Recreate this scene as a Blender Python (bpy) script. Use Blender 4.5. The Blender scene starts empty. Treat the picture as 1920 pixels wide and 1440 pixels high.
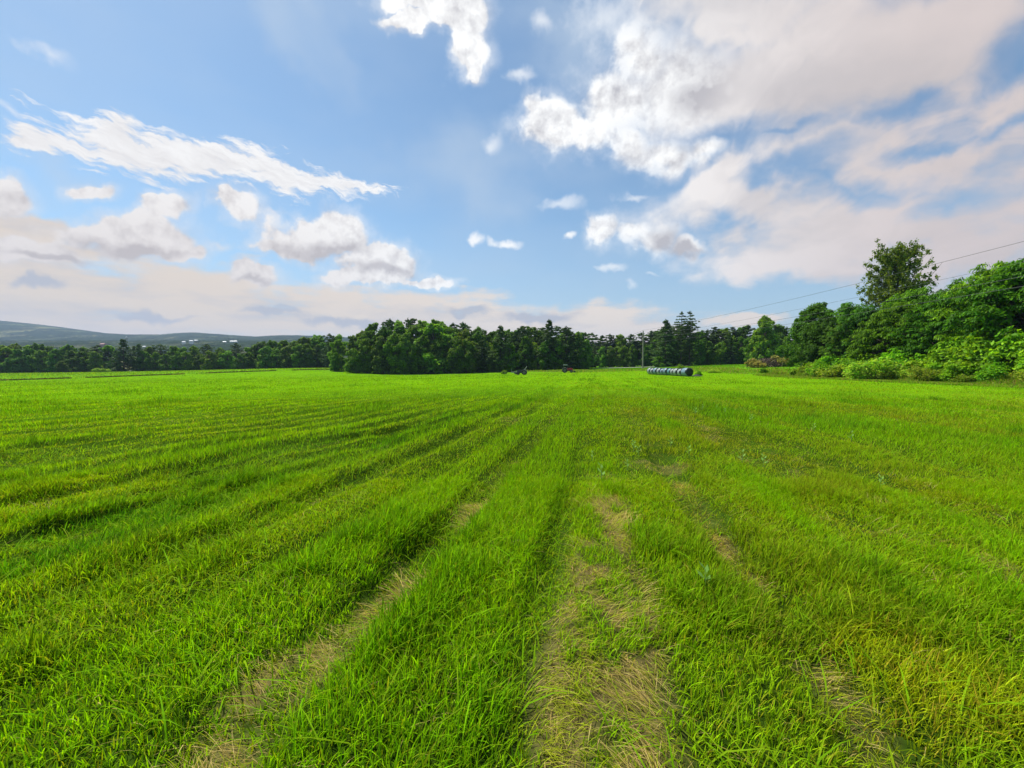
import bpy, math, random
import numpy as np
from mathutils import Vector, Matrix, Euler
R = math.radians
sc = bpy.context.scene
COL = sc.collection
rng = np.random.default_rng(7)
random.seed(7)

# ------------------------------------------------------------------ camera
F = 805.0; HZ = 684.0; EYE = 1.6            # focal length in photo pixels, horizon row, eye height
PITCH = math.atan((720 - HZ) / F)
cd = bpy.data.cameras.new('camera'); cam = bpy.data.objects.new('camera', cd); COL.objects.link(cam)
cd.sensor_width = 36; cd.lens = 36 * F / 1920; cd.clip_start = 0.05; cd.clip_end = 30000
cam.location = (0, 0, EYE); cam.rotation_euler = (math.pi / 2 - PITCH, 0, 0)
sc.camera = cam
sc.view_settings.view_transform = 'Standard'; sc.view_settings.look = 'None'
sc.view_settings.gamma = 1; sc.view_settings.exposure = 0.35
sc.cycles.use_denoising = True
sc.cycles.max_bounces = 6; sc.cycles.diffuse_bounces = 3; sc.cycles.transmission_bounces = 4
sc.cycles.volume_bounces = 0; sc.cycles.transparent_max_bounces = 8
sc.cycles.caustics_reflective = False; sc.cycles.caustics_refractive = False

# ------------------------------------------------------------------ sun + sky
SAZ, SEL = R(-55), R(60)
S = Vector((math.sin(SAZ) * math.cos(SEL), math.cos(SAZ) * math.cos(SEL), math.sin(SEL)))
sd = bpy.data.lights.new('sun', 'SUN'); sun = bpy.data.objects.new('sun', sd); COL.objects.link(sun)
sd.energy = 5.0; sd.angle = R(0.53); sd.color = (1.0, 0.955, 0.87)
sun.rotation_euler = S.to_track_quat('Z', 'Y').to_euler()

def ang(px, py):
    """direction of a cloud seen at a photo pixel, as azimuth and elevation in degrees"""
    v = Vector(((px - 960) / F, 1.0, (720 - py) / F))
    v = Matrix.Rotation(-PITCH, 3, 'X') @ v
    v.normalize()
    return math.degrees(math.atan2(v.x, v.y)), math.degrees(math.asin(v.z))

world = bpy.data.worlds.new('World'); sc.world = world; world.use_nodes = True
nt = world.node_tree; nt.nodes.clear()
def N(t, **k):
    n = nt.nodes.new(t)
    for a, b in k.items(): setattr(n, a, b)
    return n
def put(sock, v):
    if isinstance(v, bpy.types.NodeSocket): nt.links.new(v, sock)
    else: sock.default_value = v
def M(op, a, b=0.0, c=0.0, clamp=False):
    n = N('ShaderNodeMath', operation=op, use_clamp=clamp)
    put(n.inputs[0], a); put(n.inputs[1], b); put(n.inputs[2], c); return n.outputs[0]
def VM(op, a, b=(0, 0, 0), scale=None):
    n = N('ShaderNodeVectorMath', operation=op); put(n.inputs[0], a); put(n.inputs[1], b)
    if scale is not None: put(n.inputs['Scale'], scale)
    return n.outputs['Value' if op in ('LENGTH', 'DOT_PRODUCT') else 'Vector']
def NOI(vec, s, d=6, r=0.55, col=False, lac=2.0):
    n = N('ShaderNodeTexNoise'); put(n.inputs['Vector'], vec); n.inputs['Scale'].default_value = s
    n.inputs['Detail'].default_value = d; n.inputs['Roughness'].default_value = r; n.inputs['Lacunarity'].default_value = lac
    return n.outputs['Color' if col else 'Fac']
def SS(x, lo, hi, a=0.0, b=1.0):
    n = N('ShaderNodeMapRange', interpolation_type='SMOOTHSTEP'); put(n.inputs['Value'], x)
    n.inputs['From Min'].default_value = lo; n.inputs['From Max'].default_value = hi
    n.inputs['To Min'].default_value = a; n.inputs['To Max'].default_value = b; return n.outputs['Result']
def MIX(f, a, b):
    n = N('ShaderNodeMix', data_type='RGBA'); put(n.inputs[0], f); put(n.inputs[6], a); put(n.inputs[7], b); return n.outputs[2]
tc = N('ShaderNodeTexCoord'); D = VM('NORMALIZE', tc.outputs['Generated'])
sep = N('ShaderNodeSeparateXYZ'); put(sep.inputs[0], D)
az = M('MULTIPLY', M('ARCTAN2', sep.outputs['X'], sep.outputs['Y']), 57.29578)
el = M('MULTIPLY', M('ARCSINE', sep.outputs['Z']), 57.29578)
cmb = N('ShaderNodeCombineXYZ'); put(cmb.inputs[0], az); put(cmb.inputs[1], el); P = cmb.outputs[0]
w1 = VM('SUBTRACT', NOI(D, 7.0, 3, 0.5, True), (0.5, 0.5, 0.5))
w1 = VM('MULTIPLY', w1, (1, 1, 0))
w2 = VM('SUBTRACT', NOI(D, 26.0, 3, 0.55, True), (0.5, 0.5, 0.5))
w2 = VM('MULTIPLY', w2, (1, 1, 0))
Pk = VM('ADD', P, VM('ADD', VM('SCALE', w1, scale=5.0), VM('SCALE', w2, scale=2.2)))
Ps = VM('ADD', P, VM('ADD', VM('SCALE', w1, scale=14.0), VM('SCALE', w2, scale=3.0)))
def CMBY(v):
    n = N('ShaderNodeCombineXYZ'); put(n.inputs[1], v); return n.outputs[0]
_last = [None]
def blobs(lst, vec, sm=0.25, grow=1.0):
    """distance field of many soft ellipses given by the photo pixel they cover: 1 inside, 0 at the rim"""
    out = None
    xy = N('ShaderNodeSeparateXYZ'); put(xy.inputs[0], vec)
    for i, b in enumerate(lst):
        if i % 10 == 0:      # the constant 1 in z leans on the last result so that the nodes are evaluated in order (short stack)
            cv = N('ShaderNodeCombineXYZ'); put(cv.inputs[0], xy.outputs[0]); put(cv.inputs[1], xy.outputs[1])
            if _last[0] is None: cv.inputs[2].default_value = 1.0
            else: put(cv.inputs[2], M('MULTIPLY_ADD', _last[0], 1e-10, 1.0))
        px, py, rx, ry = b[:4]; rot = b[4] if len(b) > 4 else 0
        rx, ry = rx * grow, ry * grow
        a0, e0 = ang(px, py); a1, e1 = ang(px - rx, py); a2, e2 = ang(px + rx, py)
        sx = math.hypot(a2 - a1, (e2 - e1)) / 2; sy = abs(ang(px, py - ry)[1] - ang(px, py + ry)[1]) / 2
        # a horizontal line of the picture tilts in azimuth/elevation away from its centre
        th = math.atan2(e2 - e1, a2 - a1) - R(rot); c1, s1 = math.cos(th), math.sin(th)
        l1 = VM('DOT_PRODUCT', cv.outputs[0], (c1 / sx, s1 / sx, -(c1 * a0 + s1 * e0) / sx))
        l2 = VM('DOT_PRODUCT', cv.outputs[0], (-s1 / sy, c1 / sy, -(-s1 * a0 + c1 * e0) / sy))
        q = M('MULTIPLY_ADD', l2, l2, M('MULTIPLY', l1, l1))
        out = q if out is None else M('SMOOTH_MIN', out, q, sm)
        _last[0] = out
    return M('SUBTRACT', 1.0, M('SQRT', M('MAXIMUM', out, 0.0)))
CUM = [(600,443,84,38),(625,426,56,34),(585,425,40,26),(553,462,64,18),(650,455,40,26),(700,490,74,28),(738,492,38,28),(690,515,80,16),(800,526,46,8),
       (455,394,46,22),(434,384,22,18),(255,450,122,36,4),(275,430,80,28),(315,448,60,34),(200,440,74,22),(345,472,42,22),(168,352,44,17),(312,388,46,22),(290,380,30,14),
       (470,512,56,18),(455,503,30,14),(5,370,50,34),(60,468,112,24,10),
       (795,12,78,24),(838,40,66,34,15),(766,50,50,15),(880,84,36,40,15),(893,118,18,26),(860,20,52,44)]
STREAK = [(212,240,48,30),(230,265,120,30,10),(110,262,80,16,8),(45,268,50,14,8),(300,290,140,38,14),(410,310,130,36,12),(500,326,120,28,10),(590,337,95,17,6),(665,344,62,8,3)]
WHITE = [(1040,228,58,52),(1095,240,66,42),(1020,200,34,28),(1165,205,105,62),(1205,120,66,64),(1182,88,42,34),(1265,175,125,100),(1240,290,90,34),(1310,282,50,22),
       (1136,430,30,28),(1240,452,58,32),(1195,440,50,22),(1290,466,45,16),(1190,270,50,30,20)]
SMALL = [(893,460,15,15),(942,462,28,12),(1068,452,14,9)]
SOFT = [(1500,150,330,150,-8),(1720,70,360,130,-5),(1380,40,270,80),(1760,270,260,70,-12),(1580,250,240,60,-8),(1420,395,230,75,-6),(1620,440,340,85,-6),(1840,470,260,70,-6),
        (1500,500,150,50),(1330,350,90,45,-30),(1640,300,120,40,-10),(1950,330,160,90)]
SHEET = [(40,550,440,120,4),(380,578,420,84,5),(760,596,420,58,3),(1030,602,260,36),(1180,622,170,26),(60,425,150,34,8),(1390,606,90,12),(1500,645,300,12),(-40,620,600,70)]
HOLE = [(1915,105,60,50),(1360,262,110,26,-8),(1490,300,80,20,-20),(1692,190,50,20,-22),(1665,350,90,26,-5),(1785,378,90,22,-18),(1780,256,100,12,-12),(1900,242,60,14,-15),(1270,330,70,14,-50),(1470,240,60,10,-20)]
WISP = [(1045,385,62,15,-5),(1180,368,38,8),(1186,540,20,13,30),(1225,516,22,7),(1012,48,28,26),(972,130,26,20),(95,118,44,30,40),(20,215,60,14,25),(405,462,44,16),
        (925,280,24,16),(1150,505,30,9),(1120,40,100,60),(870,110,50,50),(520,410,30,12)]
GREY = [(610,466,90,18),(715,505,80,12,5),(470,522,46,7),(255,472,100,12,5),(1262,456,36,20,30),(1292,470,40,8),(1440,175,170,55,5),(1600,150,220,60,-5),(1330,190,90,30),
        (75,530,46,9),(290,590,90,9,3),(650,602,90,10,3),(520,585,60,8,3),(1000,590,70,10),(110,482,80,8,10),(880,582,34,8)]
Zp = M('ADD', M('MAXIMUM', sep.outputs['Z'], 0.0), 0.22)      # looking up at a flat layer of cloud
pl = N('ShaderNodeCombineXYZ'); put(pl.inputs[0], M('DIVIDE', sep.outputs['X'], Zp)); put(pl.inputs[1], M('DIVIDE', sep.outputs['Y'], Zp)); PL = pl.outputs[0]
n_f = NOI(D, 13.0, 9, 0.60)
n_s = NOI(VM('MULTIPLY', VM('ADD', PL, VM('SCALE', w1, scale=.5)), (1.25, 1.0, 1)), 2.1, 7, 0.56)
n_up = NOI(VM('ADD', D, (-0.008, 0.0, 0.018)), 13.0, 6, 0.58)
emb = M('SUBTRACT', n_f, n_up)
nf = M('SUBTRACT', n_f, 0.5)
dk = blobs(CUM, Pk, 0.12, 1.06)
dens_m = SS(M('ADD', blobs(SMALL, Pk, .1, 1.25), M('MULTIPLY', nf, 2.2)), 0.0, 0.9, 0.0, 0.9)
dens_k = SS(M('ADD', dk, M('MULTIPLY', nf, 1.45)), -0.16, 0.24)
dens_k = M('MAXIMUM', dens_k, SS(M('ADD', dk, M('MULTIPLY', nf, 2.4)), -0.70, 0.35, 0.0, 0.45))
dstk = blobs(STREAK, Pk, 0.2, 1.32)
# brushed texture along the long cloud: stretched in its own direction
n_b = NOI(VM('MULTIPLY', VM('ADD', VM('ADD', P, VM('MULTIPLY', CMBY(VM('DOT_PRODUCT', P, (0.16, 0, 0))), (0, 1, 0))), VM('SCALE', w2, scale=2.0)), (0.28, 1.35, 1)), 1.0, 6, 0.62)
dens_b = SS(M('ADD', dstk, M('ADD', M('MULTIPLY', nf, 1.1), M('MULTIPLY', M('SUBTRACT', n_b, 0.5), 2.6))), -0.12, 0.55, 0.0, 0.97)
dwh = blobs(WHITE, Pk, 0.18, 1.05)
dens_w = SS(M('ADD', dwh, M('MULTIPLY', nf, 1.5)), -0.22, 0.40)
dens_w = M('MAXIMUM', dens_w, SS(M('ADD', dwh, M('MULTIPLY', nf, 2.4)), -0.70, 0.35, 0.0, 0.32))
fade = SS(az, 10.0, 24.0, 0.0, 1.0)
dens_w = M('MULTIPLY', dens_w, M('SUBTRACT', 1.0, M('MULTIPLY', fade, SS(dwh, 0.0, 0.8, 1.0, 0.0))))
ds = blobs(SOFT, Ps, 0.4)
dens_s = SS(M('ADD', ds, M('MULTIPLY', M('SUBTRACT', n_s, 0.5), 2.1)), -0.35, 0.60)
dh = blobs(HOLE, Pk, 0.25, 1.15)
hole = SS(M('ADD', dh, M('MULTIPLY', M('SUBTRACT', n_s, 0.5), -3.4)), -0.75, 1.0, 0.0, 0.85)
dens_s = M('MULTIPLY', dens_s, M('SUBTRACT', 1.0, hole))
dt = blobs(SHEET, Pk, 0.4)
n_t = NOI(VM('MULTIPLY', D, (1.0, 1.0, 4.2)), 7.0, 6, 0.56)
dens_t = SS(M('ADD', dt, M('MULTIPLY', M('SUBTRACT', n_t, 0.5), 1.7)), -0.12, 0.50, 0.0, 0.94)
dwp = blobs(WISP, Pk, 0.1)
dens_p = SS(M('ADD', dwp, M('MULTIPLY', nf, 2.4)), -0.1, 1.2, 0.0, 0.6)
dg = blobs(GREY, Pk, 0.2)
grey = SS(M('ADD', dg, M('MULTIPLY', nf, 1.0)), -0.5, 0.8)
streak = SS(NOI(VM('MULTIPLY', D, (1.2, 1.0, 3.0)), 2.2, 3, 0.5), 0.40, 0.75, 0.0, 0.26)
streak = M('ADD', streak, SS(M('ADD', blobs([(560,40,190,90,60),(1060,60,120,130,20),(90,300,200,60,15),(880,330,200,120)], Ps, .3), M('MULTIPLY', M('SUBTRACT', n_s, .5), 1.2)), -.1, 1.0, 0.0, .38), clamp=True)

sky = N('ShaderNodeTexSky', sky_type='NISHITA', sun_disc=False)
sky.sun_elevation = SEL; sky.sun_rotation = SAZ; sky.altitude = 100
sky.air_density = 1.0; sky.dust_density = 0.6; sky.ozone_density = 1.6
SKYS = 0.085
skyc = VM('MULTIPLY', sky.outputs[0], (1.10, 1.30, 1.30))
# cloud radiance (divided by the sky strength so that the values below are what is seen)
CX = 0.86
def C(r, g, b): return (r * CX / SKYS, g * CX / SKYS, b * CX / SKYS, 1)
aaz = M('ABSOLUTE', M('SUBTRACT', az, 6.0))
warm = SS(aaz, 6.0, 44.0); low = SS(el, 4.0, 24.0, 1.0, 0.25); warmk = M('MULTIPLY', warm, low)
lit = MIX(warmk, C(0.98, 0.98, 0.97), C(0.73, 0.66, 0.62))
drk = MIX(warm, C(0.48, 0.47, 0.50), C(0.52, 0.47, 0.46))
t_k = M('ADD', M('MULTIPLY', emb, 3.8), 0.84, clamp=True)
t_k = M('SUBTRACT', t_k, M('MULTIPLY', grey, 0.85), clamp=True)
ck = MIX(t_k, drk, lit)
softl = MIX(SS(aaz, 8.0, 42.0), C(0.90, 0.87, 0.85), C(0.66, 0.575, 0.55))
t_s = M('ADD', M('MULTIPLY', M('SUBTRACT', n_s, 0.5), 2.2), M('MULTIPLY', nf, 0.35)); t_s = M('ADD', t_s, 0.80, clamp=True)
t_s = M('SUBTRACT', t_s, M('MULTIPLY', grey, 0.40), clamp=True)
cs = MIX(t_s, drk, softl)
base = MIX(streak, skyc, C(0.50, 0.60, 0.72))
# low air close to the horizon is milky
base = MIX(SS(el, 0.0, 20.0, 0.50, 0.0), base, C(0.42, 0.52, 0.64))
base = MIX(SS(el, 0.5, 6.5, 0.85, 0.0), base, MIX(SS(az, -30.0, 25.0), C(0.72, 0.58, 0.43), C(0.66, 0.58, 0.50)))
c = MIX(M('MAXIMUM', dens_p, dens_m), base, lit)
tg = M('MULTIPLY', M('ADD', grey, M('MULTIPLY', M('SUBTRACT', n_t, 0.54), -2.6), clamp=True), 0.85)
c = MIX(dens_t, c, MIX(tg, MIX(SS(az, -50.0, 20.0), C(0.76, 0.63, 0.50), C(0.86, 0.74, 0.62)), C(0.42, 0.43, 0.49)))
c = MIX(dens_s, c, cs)
c = MIX(dens_b, c, MIX(M('ADD', M('MULTIPLY', M('SUBTRACT', n_b, .5), 1.2), .85, clamp=True), drk, lit))
c = MIX(M('MAXIMUM', dens_k, dens_w), c, ck)
bg = N('ShaderNodeBackground'); put(bg.inputs['Color'], c); bg.inputs['Strength'].default_value = SKYS
wo = N('ShaderNodeOutputWorld'); nt.links.new(bg.outputs[0], wo.inputs['Surface'])
world.cycles.sampling_method = 'MANUAL'; world.cycles.sample_map_resolution = 512

# ------------------------------------------------------------------ helpers
def tag(o, label=None, cat=None, group=None, kind=None):
    if label: o['label'] = label
    if cat: o['category'] = cat
    if group: o['group'] = group
    if kind: o['kind'] = kind
    return o
def empty(name, loc=(0, 0, 0), rz=0.0):
    o = bpy.data.objects.new(name, None); o.location = loc; o.rotation_euler = (0, 0, rz)
    o.empty_display_size = 0.3; COL.objects.link(o); return o
def children(o, allobj): return [c for c in allobj if c.parent == o]
def copy_tree(parts, root, loc, rz=0.0, sc_=(1, 1, 1), tilt=0.0):
    r = root.copy(); COL.objects.link(r); r.location = loc; r.rotation_euler = (tilt, 0, rz); r.scale = sc_
    for p in parts:
        q = p.copy(); COL.objects.link(q); q.parent = r
    return r
def mesh_obj(name, V, Fc, mat, parent=None, cols=None, smooth=False, uv=None):
    """V (n,3); Fc (m,k) all faces k-sided; cols (n,3)"""
    V = np.asarray(V, np.float32); Fc = np.asarray(Fc, np.int32)
    me = bpy.data.meshes.new(name); k = Fc.shape[1]
    me.vertices.add(len(V)); me.vertices.foreach_set('co', V.ravel())
    me.loops.add(Fc.size); me.loops.foreach_set('vertex_index', Fc.ravel())
    me.polygons.add(len(Fc)); me.polygons.foreach_set('loop_start', np.arange(0, Fc.size, k, dtype=np.int32))
    if smooth: me.polygons.foreach_set('use_smooth', np.ones(len(Fc), bool))
    if cols is not None:
        a = me.color_attributes.new('col', 'FLOAT_COLOR', 'POINT')
        a.data.foreach_set('color', np.hstack([cols, np.ones((len(cols), 1))]).astype(np.float32).ravel())
    me.update(calc_edges=True)
    me.materials.append(mat)
    o = bpy.data.objects.new(name, me); COL.objects.link(o)
    if parent: o.parent = parent
    return o
def material(name):
    m = bpy.data.materials.new(name); m.use_nodes = True; return m
def simple(name, col, rough=0.6, metal=0.0, var=0.15, scale=6.0, bump=0.0, col2=None):
    m = material(name); t = m.node_tree; b = t.nodes['Principled BSDF']
    b.inputs['Roughness'].default_value = rough; b.inputs['Metallic'].default_value = metal
    tcn = t.nodes.new('ShaderNodeTexCoord'); n = t.nodes.new('ShaderNodeTexNoise')
    n.inputs['Scale'].default_value = scale; n.inputs['Detail'].default_value = 6
    t.links.new(tcn.outputs['Object'], n.inputs['Vector'])
    mx = t.nodes.new('ShaderNodeMix'); mx.data_type = 'RGBA'
    c2 = col2 or tuple(x * (1 - var * 2) for x in col)
    mx.inputs[6].default_value = (*c2, 1); mx.inputs[7].default_value = (*[min(1, x * (1 + var)) for x in col], 1)
    t.links.new(n.outputs['Fac'], mx.inputs[0]); t.links.new(mx.outputs[2], b.inputs['Base Color'])
    if bump:
        bp = t.nodes.new('ShaderNodeBump'); bp.inputs['Strength'].default_value = bump; bp.inputs['Distance'].default_value = 0.05
        t.links.new(n.outputs['Fac'], bp.inputs['Height']); t.links.new(bp.outputs[0], b.inputs['Normal'])
    return m
def leafmat(name, trans=0.35, rough=0.55, spec=0.3, hue=0.03, val=0.25, gain=1.0):
    m = material(name); t = m.node_tree; b = t.nodes['Principled BSDF']; out = t.nodes['Material Output']
    at = t.nodes.new('ShaderNodeAttribute'); at.attribute_name = 'col'
    oi = t.nodes.new('ShaderNodeObjectInfo')
    hs = t.nodes.new('ShaderNodeHueSaturation')
    mh = t.nodes.new('ShaderNodeMapRange'); mh.inputs['To Min'].default_value = 0.5 - hue; mh.inputs['To Max'].default_value = 0.5 + hue
    mv = t.nodes.new('ShaderNodeMapRange'); mv.inputs['To Min'].default_value = gain * (1 - val); mv.inputs['To Max'].default_value = gain * (1 + val)
    ml = t.nodes.new('ShaderNodeMath'); ml.operation = 'MULTIPLY_ADD'; ml.inputs[1].default_value = 7.31; ml.inputs[2].default_value = 0.2
    fr = t.nodes.new('ShaderNodeMath'); fr.operation = 'FRACT'
    t.links.new(oi.outputs['Random'], mh.inputs['Value']); t.links.new(oi.outputs['Random'], ml.inputs[0])
    t.links.new(ml.outputs[0], fr.inputs[0]); t.links.new(fr.outputs[0], mv.inputs['Value'])
    t.links.new(at.outputs['Color'], hs.inputs['Color']); t.links.new(mh.outputs[0], hs.inputs['Hue']); t.links.new(mv.outputs[0], hs.inputs['Value'])
    t.links.new(hs.outputs[0], b.inputs['Base Color'])
    b.inputs['Roughness'].default_value = rough; b.inputs['Specular IOR Level'].default_value = spec
    tr = t.nodes.new('ShaderNodeBsdfTranslucent')
    g = t.nodes.new('ShaderNodeVectorMath'); g.operation = 'MULTIPLY'; g.inputs[1].default_value = (1.35, 1.25, 0.6)
    t.links.new(hs.outputs[0], g.inputs[0]); t.links.new(g.outputs[0], tr.inputs['Color'])
    ms = t.nodes.new('ShaderNodeMixShader'); ms.inputs[0].default_value = trans
    t.links.new(b.outputs[0], ms.inputs[1]); t.links.new(tr.outputs[0], ms.inputs[2]); t.links.new(ms.outputs[0], out.inputs['Surface'])
    return m

# value noise in numpy
_T = np.random.default_rng(3).random((256, 256)).astype(np.float32)
def vn(x, y):
    xi = np.floor(x).astype(np.int64); yi = np.floor(y).astype(np.int64); fx = x - xi; fy = y - yi
    fx = fx * fx * (3 - 2 * fx); fy = fy * fy * (3 - 2 * fy)
    a = _T[xi & 255, yi & 255]; b = _T[(xi + 1) & 255, yi & 255]; c_ = _T[xi & 255, (yi + 1) & 255]; d = _T[(xi + 1) & 255, (yi + 1) & 255]
    return (a * (1 - fx) + b * fx) * (1 - fy) + (c_ * (1 - fx) + d * fx) * fy
def fbm(x, y, o=4):
    s = 0; a = 1; t = 0
    for k in range(o): s = s + a * vn(x * 2 ** k + 17.3 * k, y * 2 ** k + 5.1 * k); t += a; a *= 0.5
    return s / t
def sm(a, b, x):
    t = np.clip((x - a) / (b - a), 0, 1); return t * t * (3 - 2 * t)

# ------------------------------------------------------------------ terrain
CP = np.array([(0,0,0),(0,10,0),(-15,10,0),(15,10,0),(0,30,0),(35,35,0),(-30,30,-.3),(23,65,.03),(38,60,.1),(47.7,80,1.2),(60,60,.8),(60,100,1.6),(31,102,.46),
 (63,150,1.2),(82,150,1.8),(110,150,2.6),(45,150,.5),(7,145,-.35),(-28,138,-1.4),(-44,140,-1.25),(-55,150,-.5),(-67,150,-.1),(-85,190,.1),(-119,100,-2.1),(-226,190,-2.3),
 (-150,190,-1.2),(-60,80,-1.2),(-30,90,-.9),(2,95,-.64),(14,110,-.45),(-60,30,-.6),(-120,50,-1.5),(60,20,0),(80,200,1.6),(0,200,0),(-100,240,-1.5),(-250,240,-4),(0,-20,0),(-40,-20,0),(40,-20,0),(130,60,2)], float)
def _tps():
    p = CP[:, :2] / 100; n = len(p)
    d2 = ((p[:, None] - p[None]) ** 2).sum(-1); K = 0.5 * d2 * np.log(d2 + 1e-9) + np.eye(n) * 1e-4
    A = np.zeros((n + 3, n + 3)); A[:n, :n] = K; A[:n, n] = 1; A[:n, n + 1:] = p; A[n, :n] = 1; A[n + 1:, :n] = p.T
    return np.linalg.solve(A, np.concatenate([CP[:, 2], [0, 0, 0]]))
_W = _tps()
def base_z(x, y):
    x = np.asarray(x, float); y = np.asarray(y, float); xs = np.clip(x, -260, 140) / 100; ys = np.clip(y, -40, 240) / 100
    r = _W[-3] + _W[-2] * xs + _W[-1] * ys
    for i in range(len(CP)):
        d2 = (xs - CP[i, 0] / 100) ** 2 + (ys - CP[i, 1] / 100) ** 2
        r = r + _W[i] * 0.5 * d2 * np.log(d2 + 1e-9)
    far = sm(230, 420, np.maximum(y, np.maximum(np.abs(x + 60) - 30, -y + 120)))
    return r * (1 - far) + far * (-9.0)
def row0(x, y):                       # which mowing row a point lies in: its offset where the row passes the camera
    g = 30 * (1 - np.exp(-np.maximum(y, 0) / 30))
    return (x - 0.2 * y) / (1 - 0.02 * g)
def strip(v, c_, hw, soft): return 1 - sm(hw, hw + soft, np.abs(v - c_))
def wear(x, y):                       # dead, flattened grass in the wheel tracks (0..1)
    r = row0(x, y); n = fbm(x * 2.6 + 9, y * 2.2, 4); m = fbm(x * 1.1 + 60, y * .7 + 12, 3); wob = (fbm(x * 0.9 + 40, y * 0.9, 2) - .5) * .45
    a = strip(r + wob * .8, 0.06, 0.17, 0.26) * (1 - sm(5.0, 6.6, y)) * sm(0.31, 0.53, n * .6 + m * .4 + .10 * sm(-.3, .35, r))
    b = strip(r + wob * .6, -1.64, 0.09, 0.20) * sm(0.36, 0.53, n * .5 + m * .5) * (1 - .93 * sm(4.4, 6.0, y))
    c_ = strip(r + wob * .6, 1.28, 0.045, 0.15) * sm(0.37, 0.54, n * .5 + m * .5) * (1 - .85 * sm(4.5, 7.5, y)) * (.45 + .55 * sm(2.0, 3.2, y))
    d = strip(r + wob, 0.9, 0.35, 0.4) * sm(0.60, 0.78, m) * sm(6, 9, y) * (1 - sm(25, 60, y)) * .35
    e = sm(0.0, 0.6, 1 - ((x - 0.1) ** 2 / 0.8 + (y - 12.2) ** 2 / 0.9)) * .5 * sm(.3, .6, n)
    f_ = sm(0.0, 0.5, 1 - ((x - 2.4) ** 2 / 0.35 + (y - 6.9) ** 2 / 0.2)) * .4
    g = strip(r + wob, 3.3, 0.2, 0.5) * sm(0.50, 0.68, n) * .4 * (1 - sm(10, 20, y))
    w = np.clip(np.maximum.reduce([a, b, c_, d, e, f_, g]), 0, 1)
    return w * (0.18 + .82 * sm(.40, .56, fbm(x * 6.0 + 3, y * 3.6 + 7, 3)))
_FUR = [-2.75, -3.8, -4.95, -6.2, -7.3, -8.7, -9.9, -11.3, -12.9, -14.3, -16.0, -17.8, -19.8, -22, -24.5, -27, -30, -33, -37, -41, -46]
def furrow(x, y):
    r = row0(x, y); wob = (fbm(x * 0.35 + 70, y * 0.35, 3) - .5) * 0.5; o = np.zeros_like(r)
    m = sm(0.36, 0.62, fbm(x * 0.22 + 3, y * 0.5, 3))
    for k, f0 in enumerate(_FUR):
        w = 0.16 + 0.05 * (k % 3) + abs(f0) * 0.012
        o = np.maximum(o, strip(r + wob, f0, w * .4, w) * (0.45 + 0.55 * ((k * 37) % 10) / 10))
    fd = 1 - .8 * sm(5, 12, y); o = np.maximum(o, strip(r, -1.66, .1, .28) * fd); o = np.maximum(o, strip(r, -.42, .04, .2) * .8 * fd); o = np.maximum(o, strip(r, 1.28, .1, .25) * fd)
    o = np.maximum(o, strip(r + wob, 4.4, .1, .4) * .5); o = np.maximum(o, strip(r + wob, 6.6, .15, .5) * .4)
    o = o * (0.35 + 0.65 * m)
    hol = sm(.66, .74, fbm((r + wob) * .9 + 3, y * .22 + 31, 3)) * sm(-3, -6, r) * (1 - .5 * sm(30, 70, y))
    return np.maximum(o, hol)
def ground_z(x, y):
    z = base_z(x, y); near = 1 - sm(60, 130, np.abs(y) + np.abs(x) * .4)
    return z - 0.13 * furrow(x, y) * near + 0.05 * (fbm(x * 0.8, y * 0.8, 3) - .5) * near + 0.10 * (fbm(x * .15, y * .15, 2) - .5) * near
def in_field(x, y):                   # the mown field proper
    right = np.where(y < 62, 37.0, 37.0 - (y - 62) * 0.43)
    left = y < 148 + (x + 67) * 0.925 + 500 * (x > -58)
    back = y < np.where(x < -20, 137 + np.clip(-(x + 20), 0, 40) * .15, 137 + (x + 20) * .12)
    return (x < right) & left & back

# ---- ground sheet, fine near the camera, reaching to the horizon
NX = 640; NY = 680
u = np.linspace(-1, 1, NX); v = np.linspace(-1, 1, NY)
gx = 3.0 * np.sinh(u * 8.1); gy = 4 + 3.0 * np.sinh(v * 8.1)
GX, GY = np.meshgrid(gx, gy, indexing='ij'); GX = GX.ravel(); GY = GY.ravel()
GZ = ground_z(GX, GY)
idx = np.arange(NX * NY).reshape(NX, NY)
Q = np.stack([idx[:-1, :-1], idx[1:, :-1], idx[1:, 1:], idx[:-1, 1:]], -1).reshape(-1, 4)
w_ = wear(GX, GY)[:, None]; fld = in_field(GX, GY)[:, None]
nz = fbm(GX * .6, GY * .6, 4)[:, None]
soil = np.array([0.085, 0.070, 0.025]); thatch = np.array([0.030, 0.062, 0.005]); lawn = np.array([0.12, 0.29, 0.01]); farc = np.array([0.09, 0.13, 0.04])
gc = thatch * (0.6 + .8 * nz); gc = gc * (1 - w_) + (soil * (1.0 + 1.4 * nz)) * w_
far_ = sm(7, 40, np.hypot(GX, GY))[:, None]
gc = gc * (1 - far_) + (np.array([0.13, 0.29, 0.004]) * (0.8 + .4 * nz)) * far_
gc = np.where(fld, gc, lawn * (0.75 + .5 * nz)); ff = sm(230, 400, GY)[:, None]; gc = gc * (1 - ff) + farc * ff
gmat = material('turf_and_soil'); t = gmat.node_tree; b = t.nodes['Principled BSDF']; b.inputs['Roughness'].default_value = 0.95
b.inputs['Specular IOR Level'].default_value = 0.0
at = t.nodes.new('ShaderNodeAttribute'); at.attribute_name = 'col'
tcn = t.nodes.new('ShaderNodeTexCoord'); n1 = t.nodes.new('ShaderNodeTexNoise'); n1.inputs['Scale'].default_value = 9; n1.inputs['Detail'].default_value = 9; n1.inputs['Roughness'].default_value = .7
t.links.new(tcn.outputs['Object'], n1.inputs['Vector'])
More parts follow.
